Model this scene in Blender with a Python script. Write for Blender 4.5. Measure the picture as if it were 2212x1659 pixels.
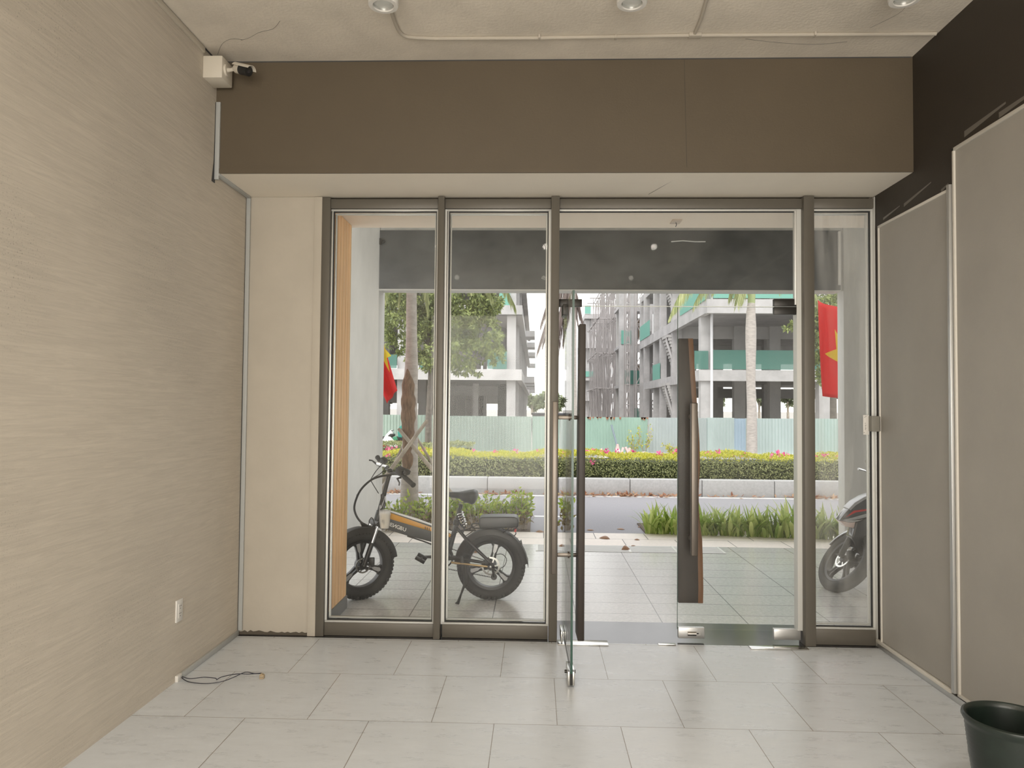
import bpy, bmesh, math, random
from mathutils import Vector, Matrix, Euler, Quaternion
random.seed(7)
PI = math.pi
S = bpy.context.scene
for o in list(bpy.data.objects): bpy.data.objects.remove(o)
C = S.collection

# ------------------------------------------------------------------ camera
W_, H_ = 2212.0, 1659.0
FPX, PITCH, YAW, ROLL, EYE = 1573.98, 0.03167, 0.03331, 0.00853, 1.50748
fw = Vector((-math.sin(YAW)*math.cos(PITCH), math.cos(YAW)*math.cos(PITCH), math.sin(PITCH)))
rt0 = Vector((math.cos(YAW), math.sin(YAW), 0)); up0 = rt0.cross(fw)
rt = rt0*math.cos(ROLL)+up0*math.sin(ROLL); up = -rt0*math.sin(ROLL)+up0*math.cos(ROLL)
cam_d = bpy.data.cameras.new('camera'); cam = bpy.data.objects.new('camera', cam_d); C.objects.link(cam)
cam.matrix_world = Matrix(((rt.x, up.x, -fw.x, 0), (rt.y, up.y, -fw.y, 0), (rt.z, up.z, -fw.z, EYE), (0, 0, 0, 1)))
cam_d.sensor_fit = 'HORIZONTAL'; cam_d.sensor_width = 36; cam_d.lens = FPX/W_*36; cam_d.clip_end = 600; cam_d.clip_start = .05
S.camera = cam
EYEV = Vector((0, 0, EYE))
def ray(px, py): return fw*FPX+rt*(px-W_/2)-up*(py-H_/2)
def at(px, py, Y):
    d = ray(px, py); return EYEV+d*(Y/d.y)
def G(px, py, z=0.0):
    d = ray(px, py); return EYEV+d*((z-EYE)/d.z)

# ------------------------------------------------------------------ light
S.view_settings.view_transform = 'Standard'; S.view_settings.look = 'None'; S.view_settings.gamma = 1
S.view_settings.use_curve_mapping = False; S.view_settings.exposure = 0.0
SKY = 1.75
world = bpy.data.worlds.new('overcast_sky'); S.world = world; world.use_nodes = True
nt = world.node_tree; nt.nodes.clear()
wo = nt.nodes.new('ShaderNodeOutputWorld'); bg = nt.nodes.new('ShaderNodeBackground')
tc = nt.nodes.new('ShaderNodeTexCoord'); sp = nt.nodes.new('ShaderNodeSeparateXYZ'); cr = nt.nodes.new('ShaderNodeValToRGB')
nt.links.new(tc.outputs['Generated'], sp.inputs[0]); nt.links.new(sp.outputs['Z'], cr.inputs[0])
cr.color_ramp.elements[0].position = 0.0; cr.color_ramp.elements[0].color = (1.16, 1.14, 1.10, 1)
cr.color_ramp.elements[1].position = 0.8; cr.color_ramp.elements[1].color = (1.0, 1.02, 1.06, 1)
nt.links.new(cr.outputs[0], bg.inputs[0]); bg.inputs[1].default_value = SKY; nt.links.new(bg.outputs[0], wo.inputs[0])
sun_d = bpy.data.lights.new('hazy_sun', 'SUN'); sun = bpy.data.objects.new('hazy_sun', sun_d); C.objects.link(sun)
sun_d.energy = 2.3; sun_d.angle = math.radians(30); sun_d.color = (1, .95, .88)
sun.rotation_euler = Euler((math.radians(30), math.radians(-14), 0)); sun.location = (0, 0, 30)
def area(name, loc, rot, sx, sy, e, col):
    l = bpy.data.lights.new(name, 'AREA'); o = bpy.data.objects.new(name, l); C.objects.link(o)
    l.shape = 'RECTANGLE'; l.size = sx; l.size_y = sy; l.energy = e; l.color = col; o.location = loc; o.rotation_euler = Euler(rot); return o
# warm fill light added behind the camera, in an assumed rear opening
area('rear_fill_light', (0.1, -3.45, 1.6), (math.radians(90), 0, 0), 4.0, 3.1, 235, (1, .92, .81))

# ------------------------------------------------------------------ materials
MATS = {}
def nodes(m): return m.node_tree.nodes, m.node_tree.links
def mat(name, col, rough=.6, metal=0.0, spec=.5, noise=None, bump=None, coat=0.0, emit=None, trans=0):
    """noise=(scale, amount, stretch) ; bump=(scale, strength, stretch)"""
    if name in MATS: return MATS[name]
    m = bpy.data.materials.new(name); m.use_nodes = True; MATS[name] = m
    N, L = nodes(m); b = N['Principled BSDF']
    b.inputs['Base Color'].default_value = (*col, 1); b.inputs['Roughness'].default_value = rough
    b.inputs['Metallic'].default_value = metal; b.inputs['Specular IOR Level'].default_value = spec
    if coat: b.inputs['Coat Weight'].default_value = coat
    geo = None
    def coords(st):
        nonlocal geo
        geo = geo or N.new('ShaderNodeNewGeometry')
        mp = N.new('ShaderNodeMapping'); mp.inputs['Scale'].default_value = st; L.new(geo.outputs['Position'], mp.inputs[0]); return mp
    if noise:
        mp = coords(noise[2] if len(noise) > 2 else (1, 1, 1)); t = N.new('ShaderNodeTexNoise'); t.inputs['Scale'].default_value = noise[0]
        t.inputs['Detail'].default_value = 6; t.inputs['Roughness'].default_value = .65
        L.new(mp.outputs[0], t.inputs['Vector'])
        r = N.new('ShaderNodeMapRange'); r.inputs['From Min'].default_value = .3; r.inputs['From Max'].default_value = .7
        r.inputs['To Min'].default_value = 1-noise[1]; r.inputs['To Max'].default_value = 1+noise[1]; L.new(t.outputs['Fac'], r.inputs['Value'])
        mx = N.new('ShaderNodeVectorMath'); mx.operation = 'SCALE'; mx.inputs[0].default_value = col; L.new(r.outputs[0], mx.inputs['Scale'])
        L.new(mx.outputs[0], b.inputs['Base Color'])
    if bump:
        mp = coords(bump[2] if len(bump) > 2 else (1, 1, 1)); t = N.new('ShaderNodeTexNoise'); t.inputs['Scale'].default_value = bump[0]
        t.inputs['Detail'].default_value = 5; L.new(mp.outputs[0], t.inputs['Vector'])
        bp = N.new('ShaderNodeBump'); bp.inputs['Strength'].default_value = bump[1]; bp.inputs['Distance'].default_value = .01
        L.new(t.outputs['Fac'], bp.inputs['Height']); L.new(bp.outputs[0], b.inputs['Normal'])
    return m

def leafmat(name, c1, c2, rough=.45, tr=.35, scale=9.0):
    m = bpy.data.materials.new(name); m.use_nodes = True; N, L = nodes(m); b = N['Principled BSDF']; out = N['Material Output']
    g = N.new('ShaderNodeNewGeometry'); r = N.new('ShaderNodeValToRGB')
    r.color_ramp.elements[0].color = (*c1, 1); r.color_ramp.elements[1].color = (*c2, 1)
    L.new(g.outputs['Random Per Island'], r.inputs[0]); L.new(r.outputs[0], b.inputs['Base Color']); b.inputs['Roughness'].default_value = rough
    t = N.new('ShaderNodeBsdfTranslucent'); L.new(r.outputs[0], t.inputs[0]); mx = N.new('ShaderNodeMixShader'); mx.inputs[0].default_value = tr
    L.new(b.outputs[0], mx.inputs[1]); L.new(t.outputs[0], mx.inputs[2]); L.new(mx.outputs[0], out.inputs[0]); return m

def glassmat(name, dust=.05, tint=(.99, .995, .99), streak=None):
    m = bpy.data.materials.new(name); m.use_nodes = True; N, L = nodes(m); out = N['Material Output']; N.remove(N['Principled BSDF'])
    tr = N.new('ShaderNodeBsdfTransparent'); tr.inputs[0].default_value = (*tint, 1)
    gl = N.new('ShaderNodeBsdfGlossy'); gl.inputs['Roughness'].default_value = .02
    g0 = N.new('ShaderNodeNewGeometry'); dt = N.new('ShaderNodeVectorMath'); dt.operation = 'DOT_PRODUCT'; L.new(g0.outputs['Incoming'], dt.inputs[0]); L.new(g0.outputs['Normal'], dt.inputs[1])
    ab = N.new('ShaderNodeMath'); ab.operation = 'ABSOLUTE'; L.new(dt.outputs['Value'], ab.inputs[0])
    om = N.new('ShaderNodeMath'); om.operation = 'SUBTRACT'; om.inputs[0].default_value = 1; L.new(ab.outputs[0], om.inputs[1])
    pw = N.new('ShaderNodeMath'); pw.operation = 'POWER'; L.new(om.outputs[0], pw.inputs[0]); pw.inputs[1].default_value = 5
    fr = N.new('ShaderNodeMath'); fr.operation = 'MULTIPLY_ADD'; L.new(pw.outputs[0], fr.inputs[0]); fr.inputs[1].default_value = .6; fr.inputs[2].default_value = .012
    mx = N.new('ShaderNodeMixShader'); L.new(fr.outputs[0], mx.inputs[0]); L.new(tr.outputs[0], mx.inputs[1]); L.new(gl.outputs[0], mx.inputs[2])
    df = N.new('ShaderNodeBsdfDiffuse'); df.inputs[0].default_value = (.8, .8, .78, 1)
    g = N.new('ShaderNodeNewGeometry'); mp = N.new('ShaderNodeMapping'); mp.inputs['Scale'].default_value = streak or (1, 1, 1); L.new(g.outputs['Position'], mp.inputs[0])
    t = N.new('ShaderNodeTexNoise'); t.inputs['Scale'].default_value = 2.2; t.inputs['Detail'].default_value = 7; L.new(mp.outputs[0], t.inputs['Vector'])
    mr = N.new('ShaderNodeMapRange'); mr.inputs['From Min'].default_value = .42; mr.inputs['From Max'].default_value = .75; mr.inputs['To Max'].default_value = dust; mr.inputs['To Min'].default_value = dust*.15
    L.new(t.outputs['Fac'], mr.inputs['Value'])
    m2 = N.new('ShaderNodeMixShader'); L.new(mr.outputs[0], m2.inputs[0]); L.new(mx.outputs[0], m2.inputs[1]); L.new(df.outputs[0], m2.inputs[2]); L.new(m2.outputs[0], out.inputs[0])
    return m

def tilemat(name, c1, c2, mortar, bw, rh, px, py, rough, ms=.0035, off=.5, speck=None, streak=None, rotz=0, nvar=.12, bumpk=.15):
    m = bpy.data.materials.new(name); m.use_nodes = True; N, L = nodes(m); b = N['Principled BSDF']
    g = N.new('ShaderNodeNewGeometry'); mp = N.new('ShaderNodeMapping'); mp.vector_type = 'POINT'
    mp.inputs['Location'].default_value = (-px, -py, 0); mp.inputs['Rotation'].default_value = (0, 0, rotz); L.new(g.outputs['Position'], mp.inputs[0])
    br = N.new('ShaderNodeTexBrick'); br.offset = off; br.inputs['Scale'].default_value = 1; br.inputs['Mortar Size'].default_value = ms
    br.inputs['Mortar Smooth'].default_value = .1; br.inputs['Brick Width'].default_value = bw; br.inputs['Row Height'].default_value = rh
    br.inputs['Color1'].default_value = (*c1, 1); br.inputs['Color2'].default_value = (*c2, 1); br.inputs['Mortar'].default_value = (*mortar, 1)
    L.new(mp.outputs[0], br.inputs['Vector'])
    mp2 = N.new('ShaderNodeMapping'); mp2.inputs['Scale'].default_value = streak or (1, 1, 1); mp2.inputs['Rotation'].default_value = (0, 0, .5 if streak else 0); L.new(g.outputs['Position'], mp2.inputs[0])
    t = N.new('ShaderNodeTexNoise'); t.inputs['Scale'].default_value = speck or 3.5; t.inputs['Detail'].default_value = 8; t.inputs['Roughness'].default_value = .7; L.new(mp2.outputs[0], t.inputs['Vector'])
    mr = N.new('ShaderNodeMapRange'); mr.inputs['From Min'].default_value = .3; mr.inputs['From Max'].default_value = .7; mr.inputs['To Min'].default_value = 1-nvar; mr.inputs['To Max'].default_value = 1+nvar; L.new(t.outputs['Fac'], mr.inputs['Value'])
    vm = N.new('ShaderNodeVectorMath'); vm.operation = 'SCALE'; L.new(br.outputs['Color'], vm.inputs[0]); L.new(mr.outputs[0], vm.inputs['Scale']); L.new(vm.outputs[0], b.inputs['Base Color'])
    r2 = N.new('ShaderNodeMapRange'); r2.inputs['From Min'].default_value = .3; r2.inputs['From Max'].default_value = .7; r2.inputs['To Min'].default_value = rough*.8; r2.inputs['To Max'].default_value = rough*1.3
    L.new(t.outputs['Fac'], r2.inputs['Value']); L.new(r2.outputs[0], b.inputs['Roughness'])
    bp = N.new('ShaderNodeBump'); bp.inputs['Strength'].default_value = bumpk; bp.inputs['Distance'].default_value = .004; L.new(t.outputs['Fac'], bp.inputs['Height']); L.new(bp.outputs[0], b.inputs['Normal'])
    return m

M = dict(
 floor=tilemat('interior_tile', (.665, .695, .725), (.625, .655, .685), (.20, .17, .14), .6, .6, -1.08865, 4.11426, .29, .0018, streak=(1, 3, 1), speck=4.5, nvar=.075, bumpk=.25),
 porch=tilemat('granite_tile', (.60, .60, .595), (.64, .64, .635), (.20, .20, .20), .6, .3, .3, .02, .15, .004, off=0.0, speck=38, nvar=.22, bumpk=.12),
 beige=tilemat('beige_paver', (.82, .75, .68), (.76, .70, .64), (.16, .15, .14), .6, .4, .1, .07, .5, .005, speck=20, nvar=.1),
 black_stone=mat('black_stone', (.05, .05, .054), .12, noise=(5, .4), spec=.6),
 ceiling=mat('ceiling_paint', (.70, .64, .55), .9, noise=(2.2, .12), bump=(60, .25)),
 beam=mat('brown_grey_paint', (.105, .081, .052), .55, noise=(1.3, .07), bump=(90, .06)),
 rpaint=mat('dark_brown_paint', (.038, .030, .022), .6, noise=(1.5, .08), bump=(80, .05)),
 panel=mat('taupe_panel_paint', (.36, .34, .305), .5, noise=(2, .06), bump=(80, .05)),
 soffit=mat('cream_soffit', (.80, .74, .64), .6, noise=(1.5, .04)),
 pillar=mat('pillar_paint', (.50, .455, .385), .8, noise=(2.5, .06), bump=(30, .08)),
 alu=mat('shaded_aluminium', (.125, .113, .093), .45, .15),  # silver frame metal, shade of the room-facing sides put into the colour
 alu_lt=mat('silver_aluminium', (.66, .66, .63), .38, .35),
 gasket=mat('black_gasket', (.02, .02, .02), .6),
 cream_trim=mat('cream_trim', (.66, .63, .57), .5),
 silver=mat('brushed_silver', (.55, .55, .54), .35, .7),
 steel=mat('polished_steel', (.62, .61, .58), .2, 1.0),
 darksteel=mat('dark_patch_metal', (.035, .033, .03), .35, .5),
 bronze=mat('brushed_bronze_bar', (.16, .14, .12), .35, .8),
 wood_dark=mat('dark_walnut', (.030, .022, .017), .5, noise=(6, .35, (4, 4, .35))),
 wood_bark=mat('walnut_live_edge', (.15, .07, .03), .5, noise=(8, .35, (4, 4, .5))),
 clad=mat('pine_cladding', (.95, .60, .31), .55, noise=(7, .16, (4, 4, .25))),
 plinth=mat('grey_plinth', (.20, .20, .195), .5),
 p_soffit=mat('peach_portal_soffit', (.95, .84, .71), .6),
 column=mat('grey_column_paint', (.60, .595, .57), .75, noise=(1.2, .12, (3, 3, .6))),
 board=mat('charcoal_board', (.075, .077, .075), .55, noise=(2.5, .35, (1, 1, 1.5))),
 asphalt=mat('asphalt', (.27, .265, .28), .85, noise=(60, .12)),
 white_line=mat('road_paint', (.75, .75, .73), .7),
 kerb=mat('granite_kerb', (.42, .42, .42), .8, noise=(30, .12)),
 joint=mat('dark_joint', (.07, .07, .07), .9),
 soil=mat('soil', (.10, .075, .055), .95, noise=(20, .3)),
 ground=mat('far_ground', (.36, .34, .31), .95, noise=(.5, .1)),
 conc=mat('raw_concrete', (.45, .44, .44), .85, noise=(.9, .2)),
 conc_d=mat('aged_concrete', (.45, .44, .43), .9, noise=(.6, .15)),
 scaff=mat('scaffold_pole', (.40, .375, .37), .7),
 bark=mat('palm_bark', (.44, .40, .365), .85, noise=(7, .2, (1, 1, 3)), bump=(25, .5, (1, 1, 3))),
 wound=mat('split_brown_bark', (.20, .13, .085), .9, noise=(14, .5, (3, 3, .5)), bump=(14, 1.0, (3, 3, .4))),
 tbark=mat('tree_bark', (.16, .14, .12), .9, noise=(9, .3)),
 stake=mat('weathered_pole', (.40, .35, .29), .85, noise=(12, .3, (1, 1, .4))),
 crownshaft=mat('crownshaft_green', (.30, .36, .16), .5),
 white_pl=mat('white_plastic', (.72, .70, .66), .4),
 cream_pl=mat('aged_white_plastic', (.66, .61, .52), .45),
 black_pl=mat('black_plastic', (.018, .018, .018), .45),
 rubber=mat('black_rubber', (.03, .03, .03), .75, bump=(40, .2)),
 rim=mat('black_alloy', (.025, .025, .027), .4, .3),
 frame_gr=mat('graphite_frame', (.065, .07, .075), .4, .3),
 orange=mat('orange_frame_paint', (.62, .30, .03), .35),
 whitepaint=mat('white_paint', (.85, .85, .83), .4),
 chrome=mat('chrome', (.8, .8, .8), .12, 1.0),
 gold=mat('gold_tube', (.35, .25, .13), .35, .8),
 seat=mat('black_vinyl', (.028, .03, .03), .38),
 red=mat('red_plastic', (.6, .02, .02), .3),
 amber=mat('orange_leaf_colour', (.55, .16, .04), .7),
 flag_red=leafmat('flag_red', (.85, .02, .025), (.85, .02, .025), .7, .35),
 star=leafmat('flag_yellow', (.9, .75, .03), (.9, .75, .03), .7, .35),
 pot=mat('dark_green_glaze', (.010, .017, .013), .38, noise=(9, .4), coat=.12),
 wire=mat('navy_wire', (.02, .02, .035), .4),
 cup=mat('paper_cup', (.75, .68, .55), .6),
 gloss_black=mat('gloss_black_paint', (.03, .03, .033), .15, coat=.8),
 silverpaint=mat('silver_fairing', (.45, .45, .46), .3, .4),
 net=mat('green_net', (.16, .42, .34), .9),
 blackhole=mat('lamp_interior', (.6, .6, .57), .25, .6),
 lens_glass=mat('frosted_lens_glass', (.62, .63, .60), .3, coat=.5),
)
def netmat(name, col, a):
    m = bpy.data.materials.new(name); m.use_nodes = True; N, L = nodes(m); out = N['Material Output']; b = N['Principled BSDF']
    b.inputs['Base Color'].default_value = (*col, 1); b.inputs['Roughness'].default_value = .9
    t = N.new('ShaderNodeBsdfTransparent'); mx = N.new('ShaderNodeMixShader'); mx.inputs[0].default_value = a
    L.new(t.outputs[0], mx.inputs[1]); L.new(b.outputs[0], mx.inputs[2]); L.new(mx.outputs[0], out.inputs[0]); return m
M['net_dark'] = netmat('green_debris_net', (.10, .24, .20), .72)
M['net_br'] = netmat('turquoise_debris_net', (.20, .46, .38), .85)
M['bag'] = netmat('clear_bag', (.85, .85, .85), .35)
M['glass'] = glassmat('window_glass', .035)
M['glass_dusty'] = glassmat('dusty_glass', .22, streak=(4, 4, .5))
M['glass_door'] = glassmat('door_glass', .03, (.99, .995, .99))
M['glass_edge'] = mat('green_glass_edge', (.02, .07, .05), .2)
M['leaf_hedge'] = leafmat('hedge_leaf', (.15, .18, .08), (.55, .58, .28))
M['leaf_top'] = leafmat('yellow_green_leaf', (.40, .44, .05), (.72, .66, .10))
M['leaf_tree'] = leafmat('tree_leaf', (.11, .15, .06), (.42, .48, .17))
M['leaf_shrub'] = leafmat('shrub_leaf', (.20, .32, .04), (.55, .62, .12))
M['leaf_dry'] = leafmat('dry_twig_leaf', (.16, .10, .05), (.38, .33, .17))
M['leaf_strap'] = leafmat('strap_leaf', (.22, .34, .06), (.66, .72, .28))
M['leaf_palm'] = leafmat('palm_leaflet', (.22, .27, .10), (.50, .52, .26))
M['leaf_brown'] = leafmat('dead_palm_leaflet', (.14, .10, .09), (.34, .28, .25))
M['leaf_fallen'] = leafmat('fallen_leaf', (.28, .10, .05), (.55, .38, .24))
M['flower'] = leafmat('pink_bract', (.75, .05, .30), (.85, .30, .42), .6, .3)
M['bg_leaf'] = leafmat('distant_leaf', (.16, .20, .12), (.34, .38, .22))

# plaster wall with combed strokes and pitting
def plaster():
    m = mat('combed_plaster', (.60, .535, .44), .95); N, L = nodes(m); b = N['Principled BSDF']
    g = N.new('ShaderNodeNewGeometry')
    mp = N.new('ShaderNodeMapping'); mp.inputs['Scale'].default_value = (1, .9, 20); mp.inputs['Rotation'].default_value = (-.10, 0, 0); L.new(g.outputs['Position'], mp.inputs[0])
    t = N.new('ShaderNodeTexNoise'); t.inputs['Scale'].default_value = 3.2; t.inputs['Detail'].default_value = 6; t.inputs['Roughness'].default_value = .7; t.inputs['Distortion'].default_value = 1.2
    L.new(mp.outputs[0], t.inputs['Vector'])
    t2 = N.new('ShaderNodeTexNoise'); t2.inputs['Scale'].default_value = 1.1; t2.inputs['Detail'].default_value = 3; L.new(g.outputs['Position'], t2.inputs['Vector'])
    v = N.new('ShaderNodeTexNoise'); v.inputs['Scale'].default_value = 130; v.inputs['Detail'].default_value = 2; L.new(g.outputs['Position'], v.inputs['Vector'])
    def mr(src, a, b_, c, d):
        r = N.new('ShaderNodeMapRange'); r.inputs['From Min'].default_value = a; r.inputs['From Max'].default_value = b_; r.inputs['To Min'].default_value = c; r.inputs['To Max'].default_value = d; L.new(src, r.inputs['Value']); return r.outputs[0]
    def mul(a, b_):
        q = N.new('ShaderNodeMath'); q.operation = 'MULTIPLY'; L.new(a, q.inputs[0]); L.new(b_, q.inputs[1]); return q.outputs[0]
    region = mr(t2.outputs['Fac'], .45, .62, 0, 1)
    pits = mul(mr(v.outputs['Fac'], .62, .70, 0, 1), region)
    strokes = mr(t.outputs['Fac'], .35, .65, .91, 1.06)
    inv = N.new('ShaderNodeMath'); inv.operation = 'MULTIPLY_ADD'; L.new(pits, inv.inputs[0]); inv.inputs[1].default_value = -.3; inv.inputs[2].default_value = 1
    f = mul(strokes, inv.outputs[0]); f2 = mul(f, mr(t2.outputs['Fac'], .3, .7, 1.04, .94))
    vm = N.new('ShaderNodeVectorMath'); vm.operation = 'SCALE'; vm.inputs[0].default_value = (.61, .55, .465); L.new(f2, vm.inputs['Scale']); L.new(vm.outputs[0], b.inputs['Base Color'])
    bp = N.new('ShaderNodeBump'); bp.inputs['Strength'].default_value = .5; bp.inputs['Distance'].default_value = .012; L.new(f, bp.inputs['Height']); L.new(bp.outputs[0], b.inputs['Normal'])
    return m
M['plaster'] = plaster()

# ------------------------------------------------------------------ mesh helpers
def basis(d):
    d = Vector(d).normalized(); a = Vector((0, 0, 1)) if abs(d.z) < .95 else Vector((1, 0, 0))
    x = a.cross(d).normalized(); y = d.cross(x); return x, y, d
class MB:
    def __init__(s): s.v = []; s.f = []
    def add(s, vs, fs):
        n = len(s.v); s.v += [tuple(v) for v in vs]; s.f += [tuple(i+n for i in f) for f in fs]; return s
    def box(s, lo, hi, mtx=None):
        x0, y0, z0 = lo; x1, y1, z1 = hi
        vs = [Vector(p) for p in ((x0, y0, z0), (x1, y0, z0), (x1, y1, z0), (x0, y1, z0), (x0, y0, z1), (x1, y0, z1), (x1, y1, z1), (x0, y1, z1))]
        if mtx: vs = [mtx @ v for v in vs]
        return s.add(vs, [(0, 3, 2, 1), (4, 5, 6, 7), (0, 1, 5, 4), (1, 2, 6, 5), (2, 3, 7, 6), (3, 0, 4, 7)])
    def tube(s, pts, r, n=10, closed=False, cap=True, flat=None):
        pts = [Vector(p) for p in pts]; m = len(pts); rs = r if isinstance(r, (list, tuple)) else [r]*m
        tang = []
        for i in range(m):
            a = pts[(i-1) % m] if (i > 0 or closed) else pts[i]; b = pts[(i+1) % m] if (i < m-1 or closed) else pts[i]
            tang.append((b-a).normalized())
        x, y, _ = basis(tang[0]); vs = []
        for i in range(m):
            t = tang[i]; x = (x-t*x.dot(t)).normalized(); y = t.cross(x)
            for k in range(n):
                a = 2*PI*k/n; vs.append(pts[i]+x*(math.cos(a)*rs[i])+y*(math.sin(a)*rs[i]*(flat or 1)))
        fs = []
        for i in range(m if closed else m-1):
            j = (i+1) % m
            for k in range(n):
                l = (k+1) % n; fs.append((i*n+k, i*n+l, j*n+l, j*n+k))
        if cap and not closed: fs += [tuple(reversed(range(n))), tuple((m-1)*n+k for k in range(n))]
        return s.add(vs, fs)
    def lathe(s, prof, c=(0, 0, 0), axis=(0, 0, 1), n=32, a0=0, a1=2*PI):
        x, y, z = basis(axis); c = Vector(c); full = abs(a1-a0-2*PI) < 1e-6; m = n if full else n+1; vs = []
        for r, h in prof:
            for k in range(m):
                a = a0+(a1-a0)*k/n; vs.append(c+z*h+(x*math.cos(a)+y*math.sin(a))*r)
        fs = []
        for i in range(len(prof)-1):
            for k in range(n):
                l = (k+1) % m; fs.append((i*m+k, i*m+l, (i+1)*m+l, (i+1)*m+k))
        return s.add(vs, fs)
    def cyl(s, a, b, r, n=16, r2=None):
        return s.tube([a, b], [r, r if r2 is None else r2], n)
    def prism(s, poly, off):
        """poly: list of 3d points, off: vector thickness"""
        off = Vector(off); p = [Vector(q) for q in poly]; n = len(p)
        fs = [tuple(range(n)), tuple(reversed(range(n, 2*n)))]+[(i, i+n, (i+1) % n+n, (i+1) % n) for i in range(n)]
        return s.add(p+[q+off for q in p], fs)
    def ball(s, c, r, sc=(1, 1, 1), n=12):
        c = Vector(c); vs = []; m = n//2+1
        for i in range(m+1):
            th = PI*i/m
            for k in range(n):
                a = 2*PI*k/n; vs.append(c+Vector((math.sin(th)*math.cos(a)*sc[0], math.sin(th)*math.sin(a)*sc[1], math.cos(th)*sc[2]))*r)
        fs = [(i*n+k, (i+1)*n+k, (i+1)*n+(k+1) % n, i*n+(k+1) % n) for i in range(m) for k in range(n)]
        return s.add(vs, fs)
    def leaf(s, p, d, nrm, L, w):
        d = Vector(d).normalized(); x = d.cross(Vector(nrm)); x = x.normalized() if x.length > 1e-4 else basis(d)[0]; p = Vector(p)
        return s.add([p, p+d*L*.5+x*w*.5, p+d*L, p+d*L*.5-x*w*.5], [(0, 1, 2, 3)])
    def build(s, name, m, parent=None, bevel=0, seg=2, smooth=True, ang=35, recalc=True, loc=None):
        me = bpy.data.meshes.new(name); o0 = Vector((0, 0, 0))
        if parent is not None:
            w = parent; o0 = Vector((0, 0, 0))
            while w is not None: o0 = o0+w.location; w = w.parent
        elif loc is not None: o0 = Vector(loc)
        me.from_pydata([tuple(Vector(v)-o0) for v in s.v], [], s.f)
        if bevel or recalc:
            bm = bmesh.new(); bm.from_mesh(me)
            if recalc: bmesh.ops.remove_doubles(bm, verts=bm.verts, dist=1e-6); bmesh.ops.recalc_face_normals(bm, faces=bm.faces)
            if bevel:
                es = [e for e in bm.edges if len(e.link_faces) == 2 and e.calc_face_angle(0) > .5]
                bmesh.ops.bevel(bm, geom=es, offset=bevel, segments=seg, profile=.5, affect='EDGES', clamp_overlap=True)
            bm.to_mesh(me); bm.free()
        if smooth:
            me.shade_smooth(); me.set_sharp_from_angle(angle=math.radians(ang))
        me.materials.append(m)
        o = bpy.data.objects.new(name, me); C.objects.link(o)
        if parent is not None: o.parent = parent
        elif loc is not None: o.location = loc
        return o
def tag(o, label=None, cat=None, group=None, kind=None):
    if label: o['label'] = label
    if cat: o['category'] = cat
    if group: o['group'] = group
    if kind: o['kind'] = kind
    return o
def thing(name, label, cat, loc, group=None, kind=None):
    o = bpy.data.objects.new(name, None); o.empty_display_size = .1; C.objects.link(o); o.location = loc; return tag(o, label, cat, group, kind)
def struct(o, label=None): o['kind'] = 'structure'; (label and o.__setitem__('label', label)); return o
def sbox(name, lo, hi, m, bevel=0, label=None, parent=None):
    o = MB().box(lo, hi).build(name, m, parent, bevel); return o if parent is not None else struct(o, label)
def copy_tree(o, parent=None):
    c = o.copy(); C.objects.link(c)
    if parent is not None: c.parent = parent
    for ch in list(o.children): copy_tree(ch, c)
    return c
def spline(pts, k=6):
    pts = [Vector(p) for p in pts]; out = []
    for i in range(len(pts)-1):
        p0 = pts[max(i-1, 0)]; p1 = pts[i]; p2 = pts[i+1]; p3 = pts[min(i+2, len(pts)-1)]
        for j in range(k):
            t = j/k; out.append(.5*((2*p1)+(p2-p0)*t+(2*p0-5*p1+4*p2-p3)*t*t+(3*p1-p0-3*p2+p3)*t**3))
    return out+[pts[-1]]
rnd = random.uniform
def text_mesh(txt, size, m, name, parent, mtx, flipN=False, ext=.0006, shear=0, bold=0, adv=.62):
    """letters as one mesh; flipN mirrors the letter N"""
    mb = MB(); x = 0.0
    dg = bpy.context.evaluated_depsgraph_get()
    for ch in txt:
        if ch == ' ': x += adv*size*.6; continue
        cu = bpy.data.curves.new('glyph', 'FONT'); cu.body = ch; cu.size = size; cu.extrude = ext; cu.offset = bold; cu.resolution_u = 3
        ob = bpy.data.objects.new('glyph', cu); C.objects.link(ob); bpy.context.view_layer.update()
        me = ob.evaluated_get(bpy.context.evaluated_depsgraph_get()).to_mesh()
        vs = [v.co.copy() for v in me.vertices]; w = max(v.x for v in vs); lo = min(v.x for v in vs)
        if flipN and ch == 'N': vs = [Vector((w+lo-v.x, v.y, v.z)) for v in vs]
        vs = [mtx @ Vector((v.x-lo+x+v.y*shear, v.y, v.z)) for v in vs]
        mb.add(vs, [tuple(p.vertices) for p in me.polygons]); x += (w-lo)+size*.09
        ob.evaluated_get(bpy.context.evaluated_depsgraph_get()).to_mesh_clear(); bpy.data.objects.remove(ob); bpy.data.curves.remove(cu)
    return mb.build(name, m, parent, smooth=False)

# ================================================================== THE ROOM
XL, XR, D, HC, DB, ZB = -1.946, 2.192, 4.775, 3.583, 4.287, 2.898
YB = -3.5
sbox('floor', (XL-.1, YB, -.12), (XR+.1, 4.74, 0), M['floor'])
sbox('wall_left', (XL-.2, YB, -.12), (XL, 5.0, HC+.1), M['plaster'])
sbox('wall_right', (XR, YB, -.12), (XR+.2, 4.80, HC+.1), M['rpaint'])
sbox('ceiling', (XL-.2, YB, HC), (XR+.2, 5.0, HC+.15), M['ceiling'])
wb = MB(); wb.box((XL-.2, YB-.2, -.12), (-1.75, YB, HC+.1)).box((1.95, YB-.2, -.12), (XR+.2, YB, HC+.1)).box((-1.75, YB-.2, 2.95), (1.95, YB, HC+.1)).box((-1.75, YB-.2, -.12), (1.95, YB, .15))
struct(wb.build('wall_back', M['plaster']))
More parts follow.
